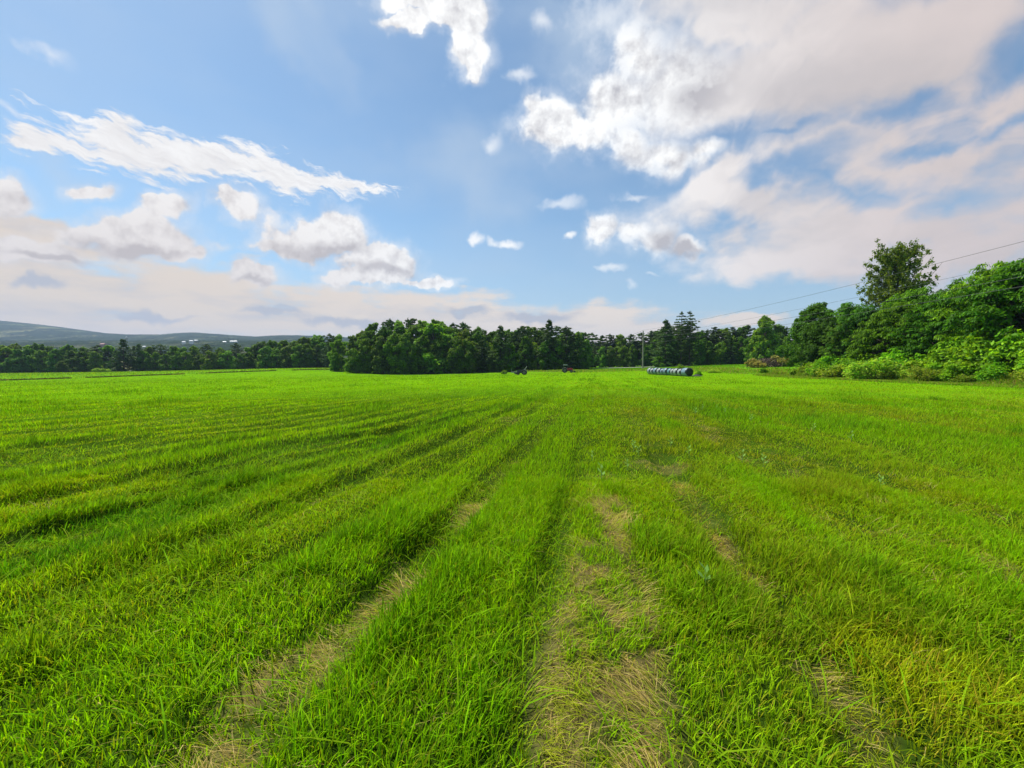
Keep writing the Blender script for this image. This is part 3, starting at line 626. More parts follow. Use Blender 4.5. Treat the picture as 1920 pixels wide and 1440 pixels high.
# middle wood
row(628, 900, 33, 141, 139, 22, {'broad': 6, 'light': 2}, 'B1', 'front', .95, 9)
row(905, 1095, 28, 140, 143, 22, {'broad': 4, 'light': 2, 'pine': 2}, 'B2', 'front', .9, 9)
row(635, 900, 34, 148, 148, 6, {'broad': 4, 'light': 5}, 'B1', 'middle', 1.0, 6)
row(905, 1100, 30, 149, 150, 8, {'broad': 3, 'pine': 4, 'light': 1}, 'B2', 'middle', .9, 8)
row(680, 900, 30, 158, 158, -1, {'broad': 2, 'pine': 3, 'light': 2}, 'B1', 'back', .9, 7)
row(905, 1110, 24, 158, 160, 1, {'pine': 5, 'broad': 2}, 'B2', 'back', 1.1, 6)
plant('pine', 732, 150, 598, 'B1', 'one', .85, 'dark bushy pine rising highest at the left end of the middle wood')
plant('pine', 766, 152, 597, 'B1', 'one', .6, 'thin topped pine just right of the highest bushy pine in the middle wood')
plant('light', 815, 143, 607, 'B1', 'one', 1.25, 'broad mid green leafy tree bulging out of the middle wood')
plant('pine', 868, 152, 604, 'B1', 'one', .7, 'dark pine top showing right of the broad leafy tree of the middle wood')
plant('spruce', 938, 139, 611, 'B2', 'one', .95, 'narrow dark pointed spruce left of the dark tractor')
plant('spruce', 1029, 141, 600, 'B2', 'one', 1.0, 'tall pointed dark spruce between the two tractors')
plant('pine', 1062, 143, 612, 'B2', 'one', .95, 'dark rounded pine right behind the red tractor')
# right wood behind the lawn
row(1108, 1235, 24, 178, 172, 18, {'broad': 4, 'light': 3}, 'C1', 'front', .95, 8)
row(1240, 1400, 27, 158, 154, 22, {'broad': 3, 'pine': 2, 'spruce': 1, 'light': 3}, 'C2', 'front', .9, 8)
row(1405, 1560, 30, 152, 150, 18, {'broad': 4, 'pine': 1, 'light': 1}, 'C3', 'front', 1.0, 8)
row(1110, 1240, 20, 192, 186, 0, {'pine': 5, 'broad': 2}, 'C1', 'back', 1.1, 5)
row(1240, 1400, 22, 172, 168, 2, {'pine': 5, 'broad': 2}, 'C2', 'back', 1.1, 5)
row(1400, 1600, 30, 165, 160, 3, {'pine': 3, 'broad': 3}, 'C3', 'back', 1.0, 5)
plant('open', 1276, 150, 584, 'C2', 'one', .86, 'tallest open topped pine with layered branches and sky showing through')
plant('open', 1292, 151, 583.5, 'C2', 'one', .8, 'second tall open topped pine leaning against the tallest layered one on its right')
plant('spruce', 1247, 152, 600, 'C2', 'one', 1.1, 'dense dark spruce on the left of the two tall open topped pines')
plant('broad', 1433, 140, 592, 'C3', 'one', 1.05, 'big dark round headed tree behind the brush heap')
plant('broad', 120, 178, 676, 'A1', 'one', 1.7, 'low round dark tree at the left tree line beside the lone small bush')
plant('light', 1236, 150, 668, 'C2', 'one', 1.8, 'low pale leafy tree at the foot of the dark wood behind the bales')
WHERE = {'A1': 'far tree line, left end', 'A2': 'far tree line below the barns', 'A3': 'far tree line beside the middle wood',
         'B1': 'left half of middle wood', 'B2': 'middle wood behind the tractors', 'C1': 'wood between the utility poles',
         'C2': 'wood behind the wrapped bales', 'C3': 'wood behind the brush heap'}
KN = {'broad': 'dark leafy tree', 'light': 'light green tree', 'pine': 'dark pine', 'spruce': 'pointed spruce'}
DN = {'front': 'front row', 'middle': 'second row', 'back': 'back row'}
cnt = {}
for sct, dep, kd, px, o, lb, cat, gr in sorted(PLANTED, key=lambda q: q[3]):
    if lb: tag(o, lb, cat, gr); continue
    i = cnt.get((sct, dep, kd), 0); cnt[(sct, dep, kd)] = i + 1
    tag(o, f'{ORD[i]} {KN[kd]} from left, {DN[dep]}, {WHERE[sct]}', 'tree', f'{KN[kd]}s {WHERE[sct]}')

# ---- hedge of small trees, shrubs and a poplar on the right
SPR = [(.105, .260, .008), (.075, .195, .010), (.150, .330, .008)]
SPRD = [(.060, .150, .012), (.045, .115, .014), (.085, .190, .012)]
SPRB = [(.18, .37, .008), (.13, .30, .010), (.24, .42, .008)]
PROT['spray'] = [make_tree('sumac_tree', 'spray', R_(s), 10, 4.2, SPR, k=175, len=.56, n=17) for s in (51, 52)]
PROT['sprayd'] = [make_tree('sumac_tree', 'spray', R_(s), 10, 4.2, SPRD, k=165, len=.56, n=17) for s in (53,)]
PROT['round'] = [make_tree('broadleaf_tree', 'broad', R_(61), 10.5, 4.2, GREENS, ls=.18, n=420, k=30, base=.08)]
PROT['poplar'] = [make_tree('poplar_tree', 'poplar', R_(75), 20.5, 5.6, [(.17, .27, .03), (.22, .32, .04), (.13, .22, .025)])]
def plant2(kind, x_, y_, H, wf, label, cat='tree', group=None, rz=None):
    p = random.choice(PROT[kind]); s = H / p['H']; z_ = float(base_z(x_, y_))
    o = spawn(p, (x_, y_, z_ - .1), random.random() * 6.28 if rz is None else rz, (s * wf, s * wf, s)); return tag(o, label, cat, group)
plant2('poplar', 58.0, 65, 20.2, .92, 'tall loose leaved poplar standing above the hedge against the clouds')
plant2('round', 46.3, 66, 10.6, 1.05, 'dark round leafy tree at the far left end of the right hedge')
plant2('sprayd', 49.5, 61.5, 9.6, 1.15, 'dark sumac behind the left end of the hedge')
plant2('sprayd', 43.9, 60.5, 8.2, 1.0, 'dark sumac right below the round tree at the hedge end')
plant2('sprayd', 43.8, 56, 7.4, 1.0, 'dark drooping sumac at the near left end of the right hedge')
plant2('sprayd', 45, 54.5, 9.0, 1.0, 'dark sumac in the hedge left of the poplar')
hg = 'leafy sumac trees of the right hedge'
plant2('spray', 47.0, 60, 9.9, 1.05, 'bright topped sumac in the hedge just right of the round dark tree', group=hg)
plant2('spray', 43.6, 49.5, 8.6, 1.0, 'sumac with dark hollow under it below the poplar', group=hg)
plant2('spray', 47.5, 51.5, 10.4, 1.05, 'sumac reaching up in front of the foot of the poplar', group=hg)
plant2('spray', 44.6, 44.5, 9.0, 1.0, 'sumac in the hedge just right of the poplar', group=hg)
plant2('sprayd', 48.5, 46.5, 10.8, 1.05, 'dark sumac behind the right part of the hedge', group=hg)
plant2('spray', 46.0, 41.0, 11.3, 1.0, 'high feathery topped sumac second from the right photo edge', group=hg)
plant2('spray', 45.0, 37.0, 11.4, 1.05, 'high sumac where the hedge meets the right photo edge', group=hg)
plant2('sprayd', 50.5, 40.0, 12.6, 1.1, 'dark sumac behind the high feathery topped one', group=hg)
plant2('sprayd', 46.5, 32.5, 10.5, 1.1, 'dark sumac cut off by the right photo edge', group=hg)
PROT['bushy'] = [make_tree('bush', 'shrub', R_(s), 2.6, 1.7, SPRB, k=20, spr=True, n=150, ls=.10, len=.38) for s in (81, 82)]
PROT['olive'] = [make_tree('goldenrod_clump', 'shrub', R_(s), 1.8, 1.6, [(.27, .42, .02), (.18, .36, .015), (.34, .42, .045)], k=22, n=190, ls=.075) for s in (83, 84)]
PROT['yell'] = [make_tree('bush', 'shrub', R_(85), 2.2, 1.7, [(.40, .38, .07), (.46, .38, .12), (.26, .30, .05)], k=18, n=150, ls=.13)]
edge_list = []
for i in range(15):
    yy = 57.5 - i * 2.0; edge_list.append(('bushy', 41.4 + random.uniform(-.5, .6), yy, random.uniform(2.6, 3.8) + .07 * max(0, i - 5), 1.25, 'tall'))
for i in range(17):
    yy = 58 - i * 1.85; edge_list.append((random.choice(['olive', 'bushy']), 39.0 + random.uniform(-1.3, .9), yy + random.uniform(-.5, .5), random.uniform(1.0, 2.7), random.uniform(1.0, 1.5), 'low'))
for i in range(5):
    edge_list.append(('bushy', 42.2 - .1 * i, 40 - 2.3 * i, 5.0 + random.uniform(-.3, .5), .9, 'high'))
cb = {}
LK = {('bushy', 'tall'): 'bright green bush in the hedge middle band', ('bushy', 'low'): 'low bright green bush at the hedge foot',
      ('olive', 'low'): 'olive goldenrod clump at the hedge foot', ('bushy', 'high'): 'high light green bush near right photo edge'}
for kd, x_, yy, H, wf, band in sorted(edge_list, key=lambda q: -q[2]):
    i = cb.get((kd, band), 0); cb[(kd, band)] = i + 1; i_ = ORD[i]
    plant2(kd, x_, yy, H, wf, f'{i_} {LK[(kd, band)]}, from the left', 'bush', LK[(kd, band)] + 's')
# solitary small bushes
def bush_px(kind, px, Y, H, wf, label): x_, y_, z_ = at(px, Y); plant2(kind, x_, y_, H, wf, label, 'bush')
bush_px('olive', 190, 172, 2.0, 1.6, 'small round bush standing alone before the left tree line')
bush_px('olive', 945.5, 118, 1.3, .8, 'small grey green bush in the grass left of the dark tractor')
bush_px('bushy', 1310, 62, .9, .9, 'dark low weed tuft just right of the row of bales')
bush_px('olive', 1278, 66, 1.9, .5, 'thin weed growing up behind the nearest bale')
bush_px('olive', 1338, 70, .8, 1.6, 'low brownish weed clump between the bales and the brush heap')
bush_px('bushy', 1432, 66, 1.0, 1.1, 'dark green weed clump in front of the brush heap')
bush_px('bushy', 1527, 55, 1.3, .8, 'dark green weed at the left foot of the hedge')

# ---- brush heap with yellowish bushes at either end
hx, hy_, hz_ = at(1437, 80)
bh = empty('brush_heap', (hx, hy_, hz_)); tag(bh, 'heap of dead brown branches between two yellowish bushes on the lawn', 'brush pile')
r = R_(91); T = Tube(); T2 = Tube()
for i in range(420):
    c_ = r.normal(0, 1, 3) * [1.5, .8, .3]; hgt = max(0.05, 1.55 * math.exp(-(c_[0] / 2.1) ** 2)) ; c_[2] = abs(r.random()) * hgt + .1
    th = r.random() * 6.28; l = r.uniform(.5, 1.6); d = np.array([math.cos(th), math.sin(th) * .6, r.normal(0, .35)]) * l / 2
    (T if i % 3 else T2).add([tuple(c_ - d), tuple(c_ + r.normal(0, .08, 3)), tuple(c_ + d)], [.045, .035, .012], 4)
tag(T.obj('branches', simple('dead_branches', (0.10, 0.06, 0.045), .9, var=.3), bh), kind='stuff'); tag(T2.obj('bleached_branches', simple('bleached_wood', (0.36, 0.28, 0.19), .9, var=.3), bh), kind='stuff')
bush_px('yell', 1416, 80, 2.0, 1.15, 'yellowish bush at the left end of the brush heap')
bush_px('yell', 1426, 78.5, 1.4, 1.1, 'small drying yellow bush in front of the brush heap, near its left end')
bush_px('yell', 1459, 80.5, 2.4, 1.1, 'yellowish bush right of the dead branches of the brush heap')
bush_px('yell', 1471, 80, 2.1, 1.0, 'yellow green bush at the right end of the brush heap')

# ------------------------------------------------------------------ wrapped bales
def bale_mesh(name, L_, rad, mat, parent, seed):
    r = R_(seed); K = 40; prof = [(-L_ / 2, .02), (-L_ / 2, rad * .5), (-L_ / 2 + .01, rad * .86), (-L_ / 2 + .06, rad * .97), (-L_ / 2 + .16, rad), (-L_ * .2, rad * .985), (0, rad * 1.0), (L_ * .2, rad * .985),
                             (L_ / 2 - .16, rad), (L_ / 2 - .06, rad * .97), (L_ / 2 - .01, rad * .86), (L_ / 2, rad * .5), (L_ / 2, .02)]
    V = []; ph = r.random() * 6
    for i, (a, q) in enumerate(prof):
        for j in range(K):
            an = 6.2832 * j / K; w = 1 + .012 * math.sin(9 * an + ph + i) + .01 * math.sin(17 * an + 2 * i) + r.normal(0, .004)
            z = math.sin(an) * q * w; z = z * .88 if z > 0 else max(z, -rad * .90); V.append((math.cos(an) * q * w * 1.02, a, z + rad * .93))
    Fc = [(i * K + j, i * K + (j + 1) % K, (i + 1) * K + (j + 1) % K, (i + 1) * K + j) for i in range(len(prof) - 1) for j in range(K)]
    return mesh_obj(name, V, Fc, mat, parent, smooth=True)
def plastic(name, c1, c2):
    m = simple(name, c1, .32, var=.1, scale=5, bump=.35, col2=c2); return m
WR = {'pale': plastic('pale_grey_green_film', (.31, .35, .32), (.16, .20, .19)), 'blue': plastic('blue_grey_film', (.18, .26, .32), (.10, .16, .20)), 'teal': plastic('teal_film', (.13, .28, .30), (.07, .15, .17)),
      'dark': plastic('dark_film', (.03, .035, .035), (.015, .018, .018))}
bx0, by0 = 24.9, 60.2; bx1, by1 = 22.15, 70.4
dr = Vector((bx1 - bx0, by1 - by0, 0)); Lr = dr.length; dr.normalize(); rz = math.atan2(dr.y, dr.x) - math.pi / 2
BC = ['blue', 'pale', 'pale', 'pale', 'teal', 'blue', 'blue', 'pale', 'blue', 'pale', 'pale']
cn = {'pale': 'pale grey green', 'blue': 'blue grey', 'teal': 'teal'}
pos = 0
for i, cN in enumerate(BC):
    L_ = 1.2 if i == 0 else .66 + .09 * ((i * 7) % 3); rad = .66 if i == 0 else .56 + .02 * (i % 3)
    px_, py_ = bx0 + dr.x * (pos + L_ / 2), by0 + dr.y * (pos + L_ / 2)
    rt = empty('wrapped_bale', (px_ + random.uniform(-.06, .06), py_, float(ground_z(np.array([px_]), np.array([py_]))[0]) + .0), rz + random.uniform(-.04, .04))
    bale_mesh('film_wrap', L_, rad, WR[cN], rt, 100 + i)
    K = 40
    for s_ in (-1, 1):
        V = []; pr = [(L_ / 2 - .15, 1.012), (L_ / 2 - .07, .985), (L_ / 2 + .015, .88), (L_ / 2 + .03, .45), (L_ / 2 + .03, .02)]
        for a_, q_ in pr: V += [(math.cos(6.2832 * j / K) * q_ * rad * 1.02, s_ * a_, max(math.sin(6.2832 * j / K) * q_ * rad * .89, -rad * .90) + rad * .93) for j in range(K)]
        mesh_obj('end_cap', V, [(a_ * K + j, a_ * K + (j + 1) % K, (a_ + 1) * K + (j + 1) % K, (a_ + 1) * K + j) for a_ in range(4) for j in range(K)], WR['dark'], rt, smooth=True)
    lab = 'nearest and biggest blue grey wrapped bale, its dark end facing the camera' if i == 0 else f'{ORD[i]} wrapped bale from the near right end, in {cn[cN]} film'
    tag(rt, lab, 'hay bale', 'film wrapped round bales in a row'); pos += L_ + [.10, .16, .05, .12, .06, .2][i % 6]
# torn dark sheet lying at the near end of the row
V = []; r = R_(5)
for i in range(13):
    for j in range(9):
        a, b_ = i / 12, j / 8; V.append(((a - .5) * 1.5, (b_ - .5) * 1.1, max(.03, .26 * (1 - (2 * a - 1) ** 2) * (1 - (2 * b_ - 1) ** 2) + r.normal(0, .03))))
F_ = [(i * 9 + j, i * 9 + 9 + j, i * 9 + 10 + j, i * 9 + j + 1) for i in range(12) for j in range(8)]
o = mesh_obj('plastic_sheet', V, F_, simple('black_sheet', (.015, .015, .016), .8, bump=.3), smooth=True); o.location = (bx0 + .75, by0 - .75, .02); o.rotation_euler = (0, 0, .3)
tag(o, 'crumpled black plastic sheet lying at the near end of the bale row', 'plastic sheet')

# ------------------------------------------------------------------ poles and wires
polem = simple('weathered_pole_wood', (.30, .26, .20), .85, var=.25, scale=3, bump=.3); wirem = simple('wire_metal', (.10, .10, .10), .5, metal=.4, var=.05); ceram = simple('porcelain', (.45, .42, .38), .3)
def boxm(name, c_, s_, mat, parent=None, rot=None, bev=.0):
    import bmesh
    bm = bmesh.new(); bmesh.ops.create_cube(bm, size=1.0)
    for v_ in bm.verts: v_.co = Vector((v_.co.x * s_[0], v_.co.y * s_[1], v_.co.z * s_[2]))
    if bev: bmesh.ops.bevel(bm, geom=list(bm.edges), offset=bev, segments=2, affect='EDGES')
    if rot: bmesh.ops.rotate(bm, verts=bm.verts, matrix=Euler(rot).to_matrix())
    bmesh.ops.translate(bm, verts=bm.verts, vec=Vector(c_))
    me = bpy.data.meshes.new(name); bm.to_mesh(me); bm.free(); me.materials.append(mat); o = bpy.data.objects.new(name, me); COL.objects.link(o)
    if parent: o.parent = parent
    return o
def pole(px, Y, H, label, arm=0):
    x_, y_, z_ = at(px, Y); rt = empty('utility_pole', (x_, y_, z_)); T = Tube(); T.add([(0, 0, -.5), (0, 0, H * .5), (0, 0, H)], [.17, .15, .12], 10); T.obj('shaft', polem, rt)
    T = Tube(); T.add([(0, 0, H), (0, 0, H + .06), (0, 0, H + .12), (0, 0, H + .22)], [.04, .07, .04, .03], 8); T.obj('insulator', ceram, rt)
    for zz in (H - 1.7, H - 2.9): boxm('bracket', (.14, 0, zz), (.22, .10, .12), wirem, rt)
    if arm: boxm('crossarm', (-.1, -.2, H - .25), (1.8, .1, .12), polem, rt, rot=(0, .35, 0))
    return tag(rt, label, 'utility pole', 'wooden utility poles') and (x_, y_, z_)
p1 = pole(1205, 102, 9.1, 'wooden utility pole standing left behind the row of bales, the nearer one'); p2 = pole(1096, 165, 7.9, 'smaller far wooden utility pole right of the red tractor', 1)
pend = (37.0, -22, 0)
def wire(a, b_, sag, rad, label):
    T = Tube(); pts = []; n = 40
    for i in range(n + 1):
        t_ = (i / n); q = Vector(a).lerp(Vector(b_), t_); q.z -= sag * 4 * t_ * (1 - t_); pts.append(tuple(q))
    T.add(pts, [rad] * (n + 1), 5); tag(T.obj('overhead_wire', wirem), label, 'wire', 'overhead wires on the poles')
g = 'overhead wires'
wire((p1[0], p1[1], p1[2] + 9.3), (pend[0], pend[1], 12.6), 1.55, .014, 'highest overhead wire running from the near pole to the upper right photo edge')
wire((p1[0] + .14, p1[1], p1[2] + 7.4), (pend[0], pend[1], 9.6), 1.35, .015, 'lowest overhead wire crossing in front of the hedge')
wire((p1[0] + .14, p1[1], p1[2] + 8.0), (pend[0], pend[1], 11.0), 1.45, .010, 'thin middle overhead wire between the highest and the lowest')
wire((p1[0] + .14, p1[1], p1[2] + 6.2), (pend[0] + 1, pend[1], 8.9), 1.0, .015, 'thick communication cable just below the lowest wire at the near pole')
wire((p1[0], p1[1], p1[2] + 9.3), (p2[0], p2[1], p2[2] + 8.1), .8, .02, 'upper wire linking the near and the far pole')
wire((p1[0], p1[1], p1[2] + 7.4), (p2[0], p2[1], p2[2] + 6.2), .8, .02, 'lower wire linking the near and the far pole')

# ------------------------------------------------------------------ gravel road at the foot of the far pole
def strip_mesh(pts, w, lift):
    V = []
    for i, (x_, y_) in enumerate(pts):
        a = Vector(pts[max(i - 1, 0)]); b_ = Vector(pts[min(i + 1, len(pts) - 1)]); d = (b_ - a).normalized(); n = Vector((-d.y, d.x))
        for s_ in (-1, -.33, .33, 1): q = Vector((x_, y_)) + n * w / 2 * s_; V.append((q.x, q.y, float(base_z(q.x, q.y)) + lift))
    return V, [(i * 4 + j, i * 4 + j + 1, i * 4 + 4 + j + 1, i * 4 + 4 + j) for i in range(len(pts) - 1) for j in range(3)]
ts_ = np.linspace(0, 1, 30); rp = [(22 + 40 * t_ + 5 * math.sin(t_ * 3), 158 - 6 * t_) for t_ in ts_]
V, F_ = strip_mesh(rp, 5, .20)
tag(mesh_obj('road', V, F_, simple('gravel', (.42, .40, .36), .9, var=.15, scale=3)), kind='structure')

# ------------------------------------------------------------------ tractors
rub = simple('tyre_rubber', (.025, .025, .025), .8); redp = simple('faded_red_paint', (.48, .03, .04), .4, var=.2); rimm = simple('rim_paint', (.16, .15, .13), .6); gryp = simple('grey_paint', (.28, .30, .28), .5)
drkp = simple('dark_blue_paint', (.035, .045, .08), .4); blkm = simple('black_iron', (.03, .03, .032), .6); creamp = simple('weathered_light_paint', (.55, .55, .50), .5); glsm = simple('lamp_glass', (.6, .6, .55), .15)
def wheel(parent, x_, y_, rad, w, rimc):
    T = Tube(); K = 28; V = []; prof = [(-w / 2, rad * .62), (-w / 2, rad * .90), (-w * .38, rad), (w * .38, rad), (w / 2, rad * .90), (w / 2, rad * .62)]
    for (a, q) in prof:
        for j in range(K): qq = q * (1 + (.035 if (j % 2 and q > rad * .95) else 0)); V.append((x_ + math.cos(6.2832 * j / K) * qq, y_ + a, rad + math.sin(6.2832 * j / K) * qq))
    F_ = [(i * K + j, i * K + (j + 1) % K, (i + 1) * K + (j + 1) % K, (i + 1) * K + j) for i in range(len(prof) - 1) for j in range(K)]
    wh = mesh_obj('wheel', V, F_, rub, parent)
    V = []; prof = [(-w * .30, .02), (-w * .30, rad * .2), (-w * .15, rad * .5), (-w * .42, rad * .63), (w * .42, rad * .63), (w * .15, rad * .5), (w * .3, .02)]
    for (a, q) in prof:
        for j in range(K): V.append((x_ + math.cos(6.2832 * j / K) * q, y_ + a, rad + math.sin(6.2832 * j / K) * q))
    F_ = [(i * K + j, i * K + (j + 1) % K, (i + 1) * K + (j + 1) % K, (i + 1) * K + j) for i in range(len(prof) - 1) for j in range(K)]
    mesh_obj('rim', V, F_, rimc, wh)
def fender(parent, x_, y_, rad, w, mat):
    V = []; n = 12
    for i in range(n + 1):
        a = R(25 + 140 * i / n)
        for rr in (rad * 1.08, rad * 1.12):
            for s_ in (-1, 1): V.append((x_ + math.cos(a) * rr, y_ + s_ * w / 2, rad + math.sin(a) * rr))
    F_ = []
    for i in range(n):
        q = i * 4; F_ += [(q, q + 1, q + 5, q + 4), (q + 2, q + 6, q + 7, q + 3), (q, q + 4, q + 6, q + 2), (q + 1, q + 3, q + 7, q + 5)]
    mesh_obj('fender', V, F_, mat, parent)
def steering(rt, x_, z_):
    T = Tube(); pts = [(x_ + .06 * math.sin(a), .17 * math.cos(a), z_ + .17 * math.sin(a)) for a in np.linspace(0, 6.283, 17)]; T.add(pts, [.015] * 17, 5); T.add([(x_ + .3, 0, z_ - .25), (x_, 0, z_)], [.02, .02], 5); T.obj('steering_wheel', blkm, rt)
# red tractor, bonnet to the right
x_, y_, z_ = at(1065, 110); rt = empty('red_tractor', (x_ - .1, y_, z_ + .02), R(-8)); tag(rt, 'small red tractor with a light canopy parked before the middle wood', 'tractor')
for s_ in (-1, 1): wheel(rt, -.75, .62 * s_, .62, .34, rimm); wheel(rt, .95, .55 * s_, .36, .22, rimm); fender(rt, -.75, .62 * s_, .62, .36, creamp); boxm('side_panel', (-.2, .46 * s_, .78), (1.0, .06, .42), redp, rt, bev=.02)
boxm('bonnet', (.62, 0, .92), (1.25, .52, .46), redp, rt, bev=.07); boxm('chassis', (.1, 0, .58), (1.9, .34, .26), blkm, rt, bev=.03); boxm('dashboard', (-.02, 0, 1.05), (.12, .5, .5), redp, rt, bev=.03)
boxm('seat', (-.75, 0, .98), (.45, .45, .12), blkm, rt, bev=.03); boxm('seat_back', (-.98, 0, 1.18), (.1, .42, .42), blkm, rt, bev=.03); boxm('grille', (1.26, 0, .90), (.04, .42, .36), blkm, rt)
for s_ in (-1, 1): boxm('headlight', (1.27, .17 * s_, 1.02), (.05, .1, .08), glsm, rt)
T = Tube()
for s_ in (-1, 1): T.add([(-1.05, .42 * s_, .7), (-1.05, .42 * s_, 1.95)], [.035, .035], 6); T.add([(-.1, .42 * s_, 1.0), (-.15, .42 * s_, 1.95)], [.025, .025], 6)
T.obj('roll_bar', blkm, rt); boxm('canopy', (-.6, 0, 1.99), (1.15, 1.1, .20), creamp, rt, bev=.04); steering(rt, -.32, 1.32)
T = Tube(); T.add([(.75, .15, 1.1), (.75, .15, 1.55)], [.03, .03], 6); T.obj('exhaust_pipe', blkm, rt)
boxm('loader_bucket', (1.75, 0, .30), (.5, 1.2, .45), blkm, rt, bev=.05)
T = Tube()
for s_ in (-1, 1): T.add([(.1, .4 * s_, 1.05), (1.0, .4 * s_, .95), (1.6, .4 * s_, .35)], [.05, .05, .05], 6)
T.obj('loader_arm', redp, rt)
# dark tractor, bonnet to the left, raised light bar at the rear
x_, y_, z_ = at(978, 95); rt = empty('dark_tractor', (x_, y_, z_ + .02), R(172)); tag(rt, 'small dark blue tractor with a pale bar sticking up behind', 'tractor')
for s_ in (-1, 1): wheel(rt, -.62, .5 * s_, .55, .30, rimm); wheel(rt, .78, .45 * s_, .34, .2, blkm); fender(rt, -.62, .5 * s_, .55, .30, gryp)
boxm('bonnet', (.48, 0, .82), (1.05, .42, .40), drkp, rt, bev=.07); boxm('chassis', (.05, 0, .52), (1.6, .3, .24), blkm, rt, bev=.03); boxm('seat', (-.55, 0, .88), (.4, .4, .1), blkm, rt, bev=.03)
boxm('seat_back', (-.74, 0, 1.05), (.08, .36, .34), blkm, rt, bev=.03); boxm('grille', (1.02, 0, .8), (.04, .34, .32), gryp, rt)
for s_ in (-1, 1): boxm('headlight', (1.03, .14 * s_, .93), (.05, .09, .08), glsm, rt)
T = Tube(); T.add([(.35, 0, 1.0), (.35, 0, 1.45)], [.03, .03], 6); T.obj('exhaust_pipe', blkm, rt); steering(rt, -.2, 1.15)
T = Tube(); T.add([(-.55, -.2, .95), (-.85, -.2, 1.45), (-1.15, -.2, 1.85)], [.05, .05, .06], 6); T.obj('raised_bar', creamp, rt)
boxm('front_blade', (1.25, 0, .25), (.12, 1.2, .38), blkm, rt, bev=.03)
# flat trailer
x_, y_, z_ = at(965, 116); rt = empty('flat_trailer', (x_, y_, z_ + .02)); tag(rt, 'low pale grey trailer with a short upright post, behind the dark tractor', 'trailer')
boxm('bed', (0, 0, .45), (1.9, 1.1, .28), gryp, rt, bev=.02); boxm('post', (-.85, -.4, .95), (.09, .09, .75), gryp, rt)
for s_ in (-1, 1): wheel(rt, .1, .62 * s_, .26, .14, gryp)

# ------------------------------------------------------------------ far farm buildings
wht = simple('white_metal_siding', (.50, .50, .50), .5, var=.03); rfm = simple('light_roof', (.50, .52, .55), .4, var=.05); drf = simple('dark_opening', (.04, .04, .05), .5); redr = simple('barn_red', (.30, .12, .09), .7)
def barn(px, row_, Y, W_, D_, H_, label, wm=wht, rm=rfm):
    x_ = (px - 960) / F * Y; z_ = hill_z(x_, Y) ; zp = EYE + (HZ - row_) / F * Y
    z_ = max(z_, zp); rt = empty('barn', (x_, Y, z_)); tag(rt, label, 'barn')
    boxm('wall', (0, 0, H_ / 2 - 6), (W_, D_, H_ + 12), wm, rt)
    V = [(-W_ * .53, -D_ * .56, H_ - .3), (W_ * .53, -D_ * .56, H_ - .3), (W_ * .53, D_ * .56, H_ - .3), (-W_ * .53, D_ * .56, H_ - .3), (-W_ * .53, 0, H_ + D_ * .28), (W_ * .53, 0, H_ + D_ * .28)]
    me = bpy.data.meshes.new('roof'); me.from_pydata(V, [], [(0, 1, 5, 4), (3, 4, 5, 2), (0, 4, 3), (1, 2, 5), (0, 3, 2, 1)]); me.materials.append(rm); o = bpy.data.objects.new('roof', me); COL.objects.link(o); o.parent = rt
    for s_ in (-.3, .05, .33): boxm('door' if s_ == .05 else 'window', (W_ * s_, -D_ / 2 - .05, H_ * .38), (W_ * .08, .1, H_ * (.6 if s_ == .05 else .25)), drf, rt)
barn(361, 640.5, 1150, 9.5, 5, 1.8, 'left of the pair of white barns on the far hillside'); barn(370, 640.3, 1180, 8.5, 5, 2.0, 'right one of the pair of white barns on the far hillside')
barn(347, 642, 1120, 8, 5, 1.2, 'low white shed left of the pair of white barns on the far hillside'); barn(423, 642, 1130, 8.5, 5, 1.2, 'low white building right of the dark far woods, left of the long shed')
barn(440, 643.5, 1100, 17, 5, 1.2, 'long low white shed furthest right on the far hillside'); barn(273, 652, 900, 6, 5, 2.2, 'small bright shed just above the left tree line')
barn(196, 649.5, 950, 9, 8, 4, 'small reddish barn above the left tree line', redr, redr)
x_ = (240 - 960) / F * 900; zb = EYE + (HZ - 652) / F * 900
rt = empty('silo', (x_, 900, zb)); tag(rt, 'thin pale tower silo rising over the pointed spruce', 'silo')
T = Tube(); T.add([(0, 0, -12), (0, 0, 10), (0, 0, 21)], [1.7, 1.7, 1.7], 20); T.obj('tower', gryp, rt); T = Tube(); T.add([(0, 0, 21), (0, 0, 22), (0, 0, 22.9), (0, 0, 23.2)], [1.75, 1.5, .8, .05], 20); T.obj('dome', rfm, rt)

# ------------------------------------------------------------------ milkweed seedlings in the grass
mk = leafmat('milkweed_leaves', trans=.3, rough=.8, spec=.03, hue=.01, val=.15)
def milkweed(seed):
    r = R_(seed); rt = empty('milkweed_plant', (0, -60, 0)); T = Tube(); T.add([(0, 0, -.02), (.01, 0, .12), (.02, .01, .24)], [.006, .005, .003], 5); st = T.obj('stem', simple('weed_stem', (.20, .30, .10), .6), rt)
    L = Leaves(r)
    for lv in range(4):
        for s_ in range(2):
            an = lv * 1.57 + s_ * 3.14 + r.normal(0, .2); d = np.array([math.cos(an), math.sin(an), .55 + .15 * lv]); d /= np.linalg.norm(d); l = .065 * (1 - .08 * lv)
            side = np.cross(d, [0, 0, 1]); side /= np.linalg.norm(side); p_ = np.array([.01, 0, .09 + .05 * lv]) + d * l
            L.P.append(p_[None]); L.A.append((d * l)[None]); L.B.append((side * l * .42)[None]); L.C.append(np.array([[.20, .36, .07]]))
    return dict(root=rt, parts=[st, L.obj('leaves', mk, rt)], used=False, H=1)
PROT['milk'] = [milkweed(1), milkweed(2)]
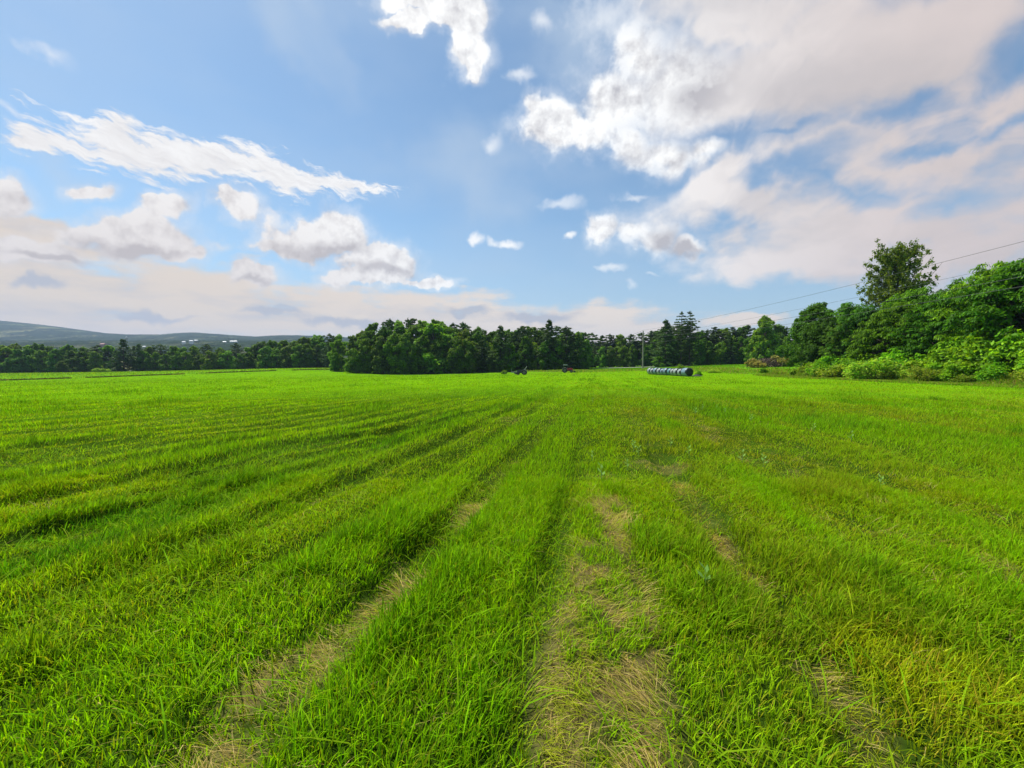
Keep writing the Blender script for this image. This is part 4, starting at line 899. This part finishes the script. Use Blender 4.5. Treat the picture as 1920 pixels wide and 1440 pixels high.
MK = [(1330, 1112), (1112, 862), (1190, 846), (1260, 838), (1178, 880), (1200, 855), (1395, 868), (1435, 876), (1295, 855), (1262, 775), (1305, 777), (1318, 770), (1345, 769), (1360, 778), (1410, 790), (1530, 808), (1600, 826), (1660, 910), (1112, 758), (1130, 902)]
MKL = ['large pale milkweed by itself in the near grass right of the straw track', 'pale milkweed left of the others beyond the end of the straw track', 'pale milkweed straight beyond the straw track', 'small milkweed between the straw track end and the yellow patch', 'nearest milkweed at the end of the straw track', 'milkweed beside the one straight beyond the straw track',
       'left milkweed of the near right pair', 'right milkweed of the near right pair', 'single milkweed above the yellow grass patch', 'leftmost milkweed of the far scattered line', 'second milkweed from the left of the far scattered line', 'third milkweed from the left of the far scattered line', 'fourth milkweed from the left of the far scattered line', 'fifth milkweed from the left of the far scattered line',
       'rightmost milkweed of the far scattered line', 'lone milkweed toward the hedge, the farther one', 'lone milkweed toward the hedge, the nearer one', 'milkweed in the dark olive grass at the right', 'tiny milkweed far down the middle of the field', 'dull milkweed at the very top of the straw track']
for (px, py), lb in zip(MK, MKL):
    Y = EYE * F / (py - HZ); x_ = (px - 960) / F * Y; z_ = float(ground_z(np.array([x_]), np.array([Y]))[0])
    p = random.choice(PROT['milk']); s_ = random.uniform(.5, .8) * (1 + .02 * Y); tag(spawn(p, (x_, Y, z_), random.random() * 6.28, (s_, s_, s_)), lb, 'weed', 'milkweed plants in the grass')

# ------------------------------------------------------------------ haze
hzm = material('haze'); t = hzm.node_tree; t.nodes.remove(t.nodes['Principled BSDF']); pv = t.nodes.new('ShaderNodeVolumePrincipled')
pv.inputs['Color'].default_value = (.52, .68, .95, 1); pv.inputs['Density'].default_value = 1.3e-4; pv.inputs['Anisotropy'].default_value = .2
t.links.new(pv.outputs[0], t.nodes['Material Output'].inputs['Volume'])
xm = float(np.abs(GX).max()) + 20
mh_ = boxm('haze', (0, 0, 0), (1, 1, 1), hzm)
zt = float(max(HZm.max(), 60)) + 15; zl = float(min(GZ.min(), HZm.min())) - 1.5
xw = max(xm, float(np.abs(HX).max()) + 20)
mh_.scale = (2 * xw, 2 * xm + 60, zt - zl); mh_.location = (0, 0, (zt + zl) / 2); tag(mh_, 'thin pale summer haze over the land', 'haze', kind='stuff')

# drop prototypes that were never planted
for k_, ps in PROT.items():
    for p in ps:
        if not p['used']:
            for q in p['parts']: bpy.data.objects.remove(q)
            bpy.data.objects.remove(p['root'])
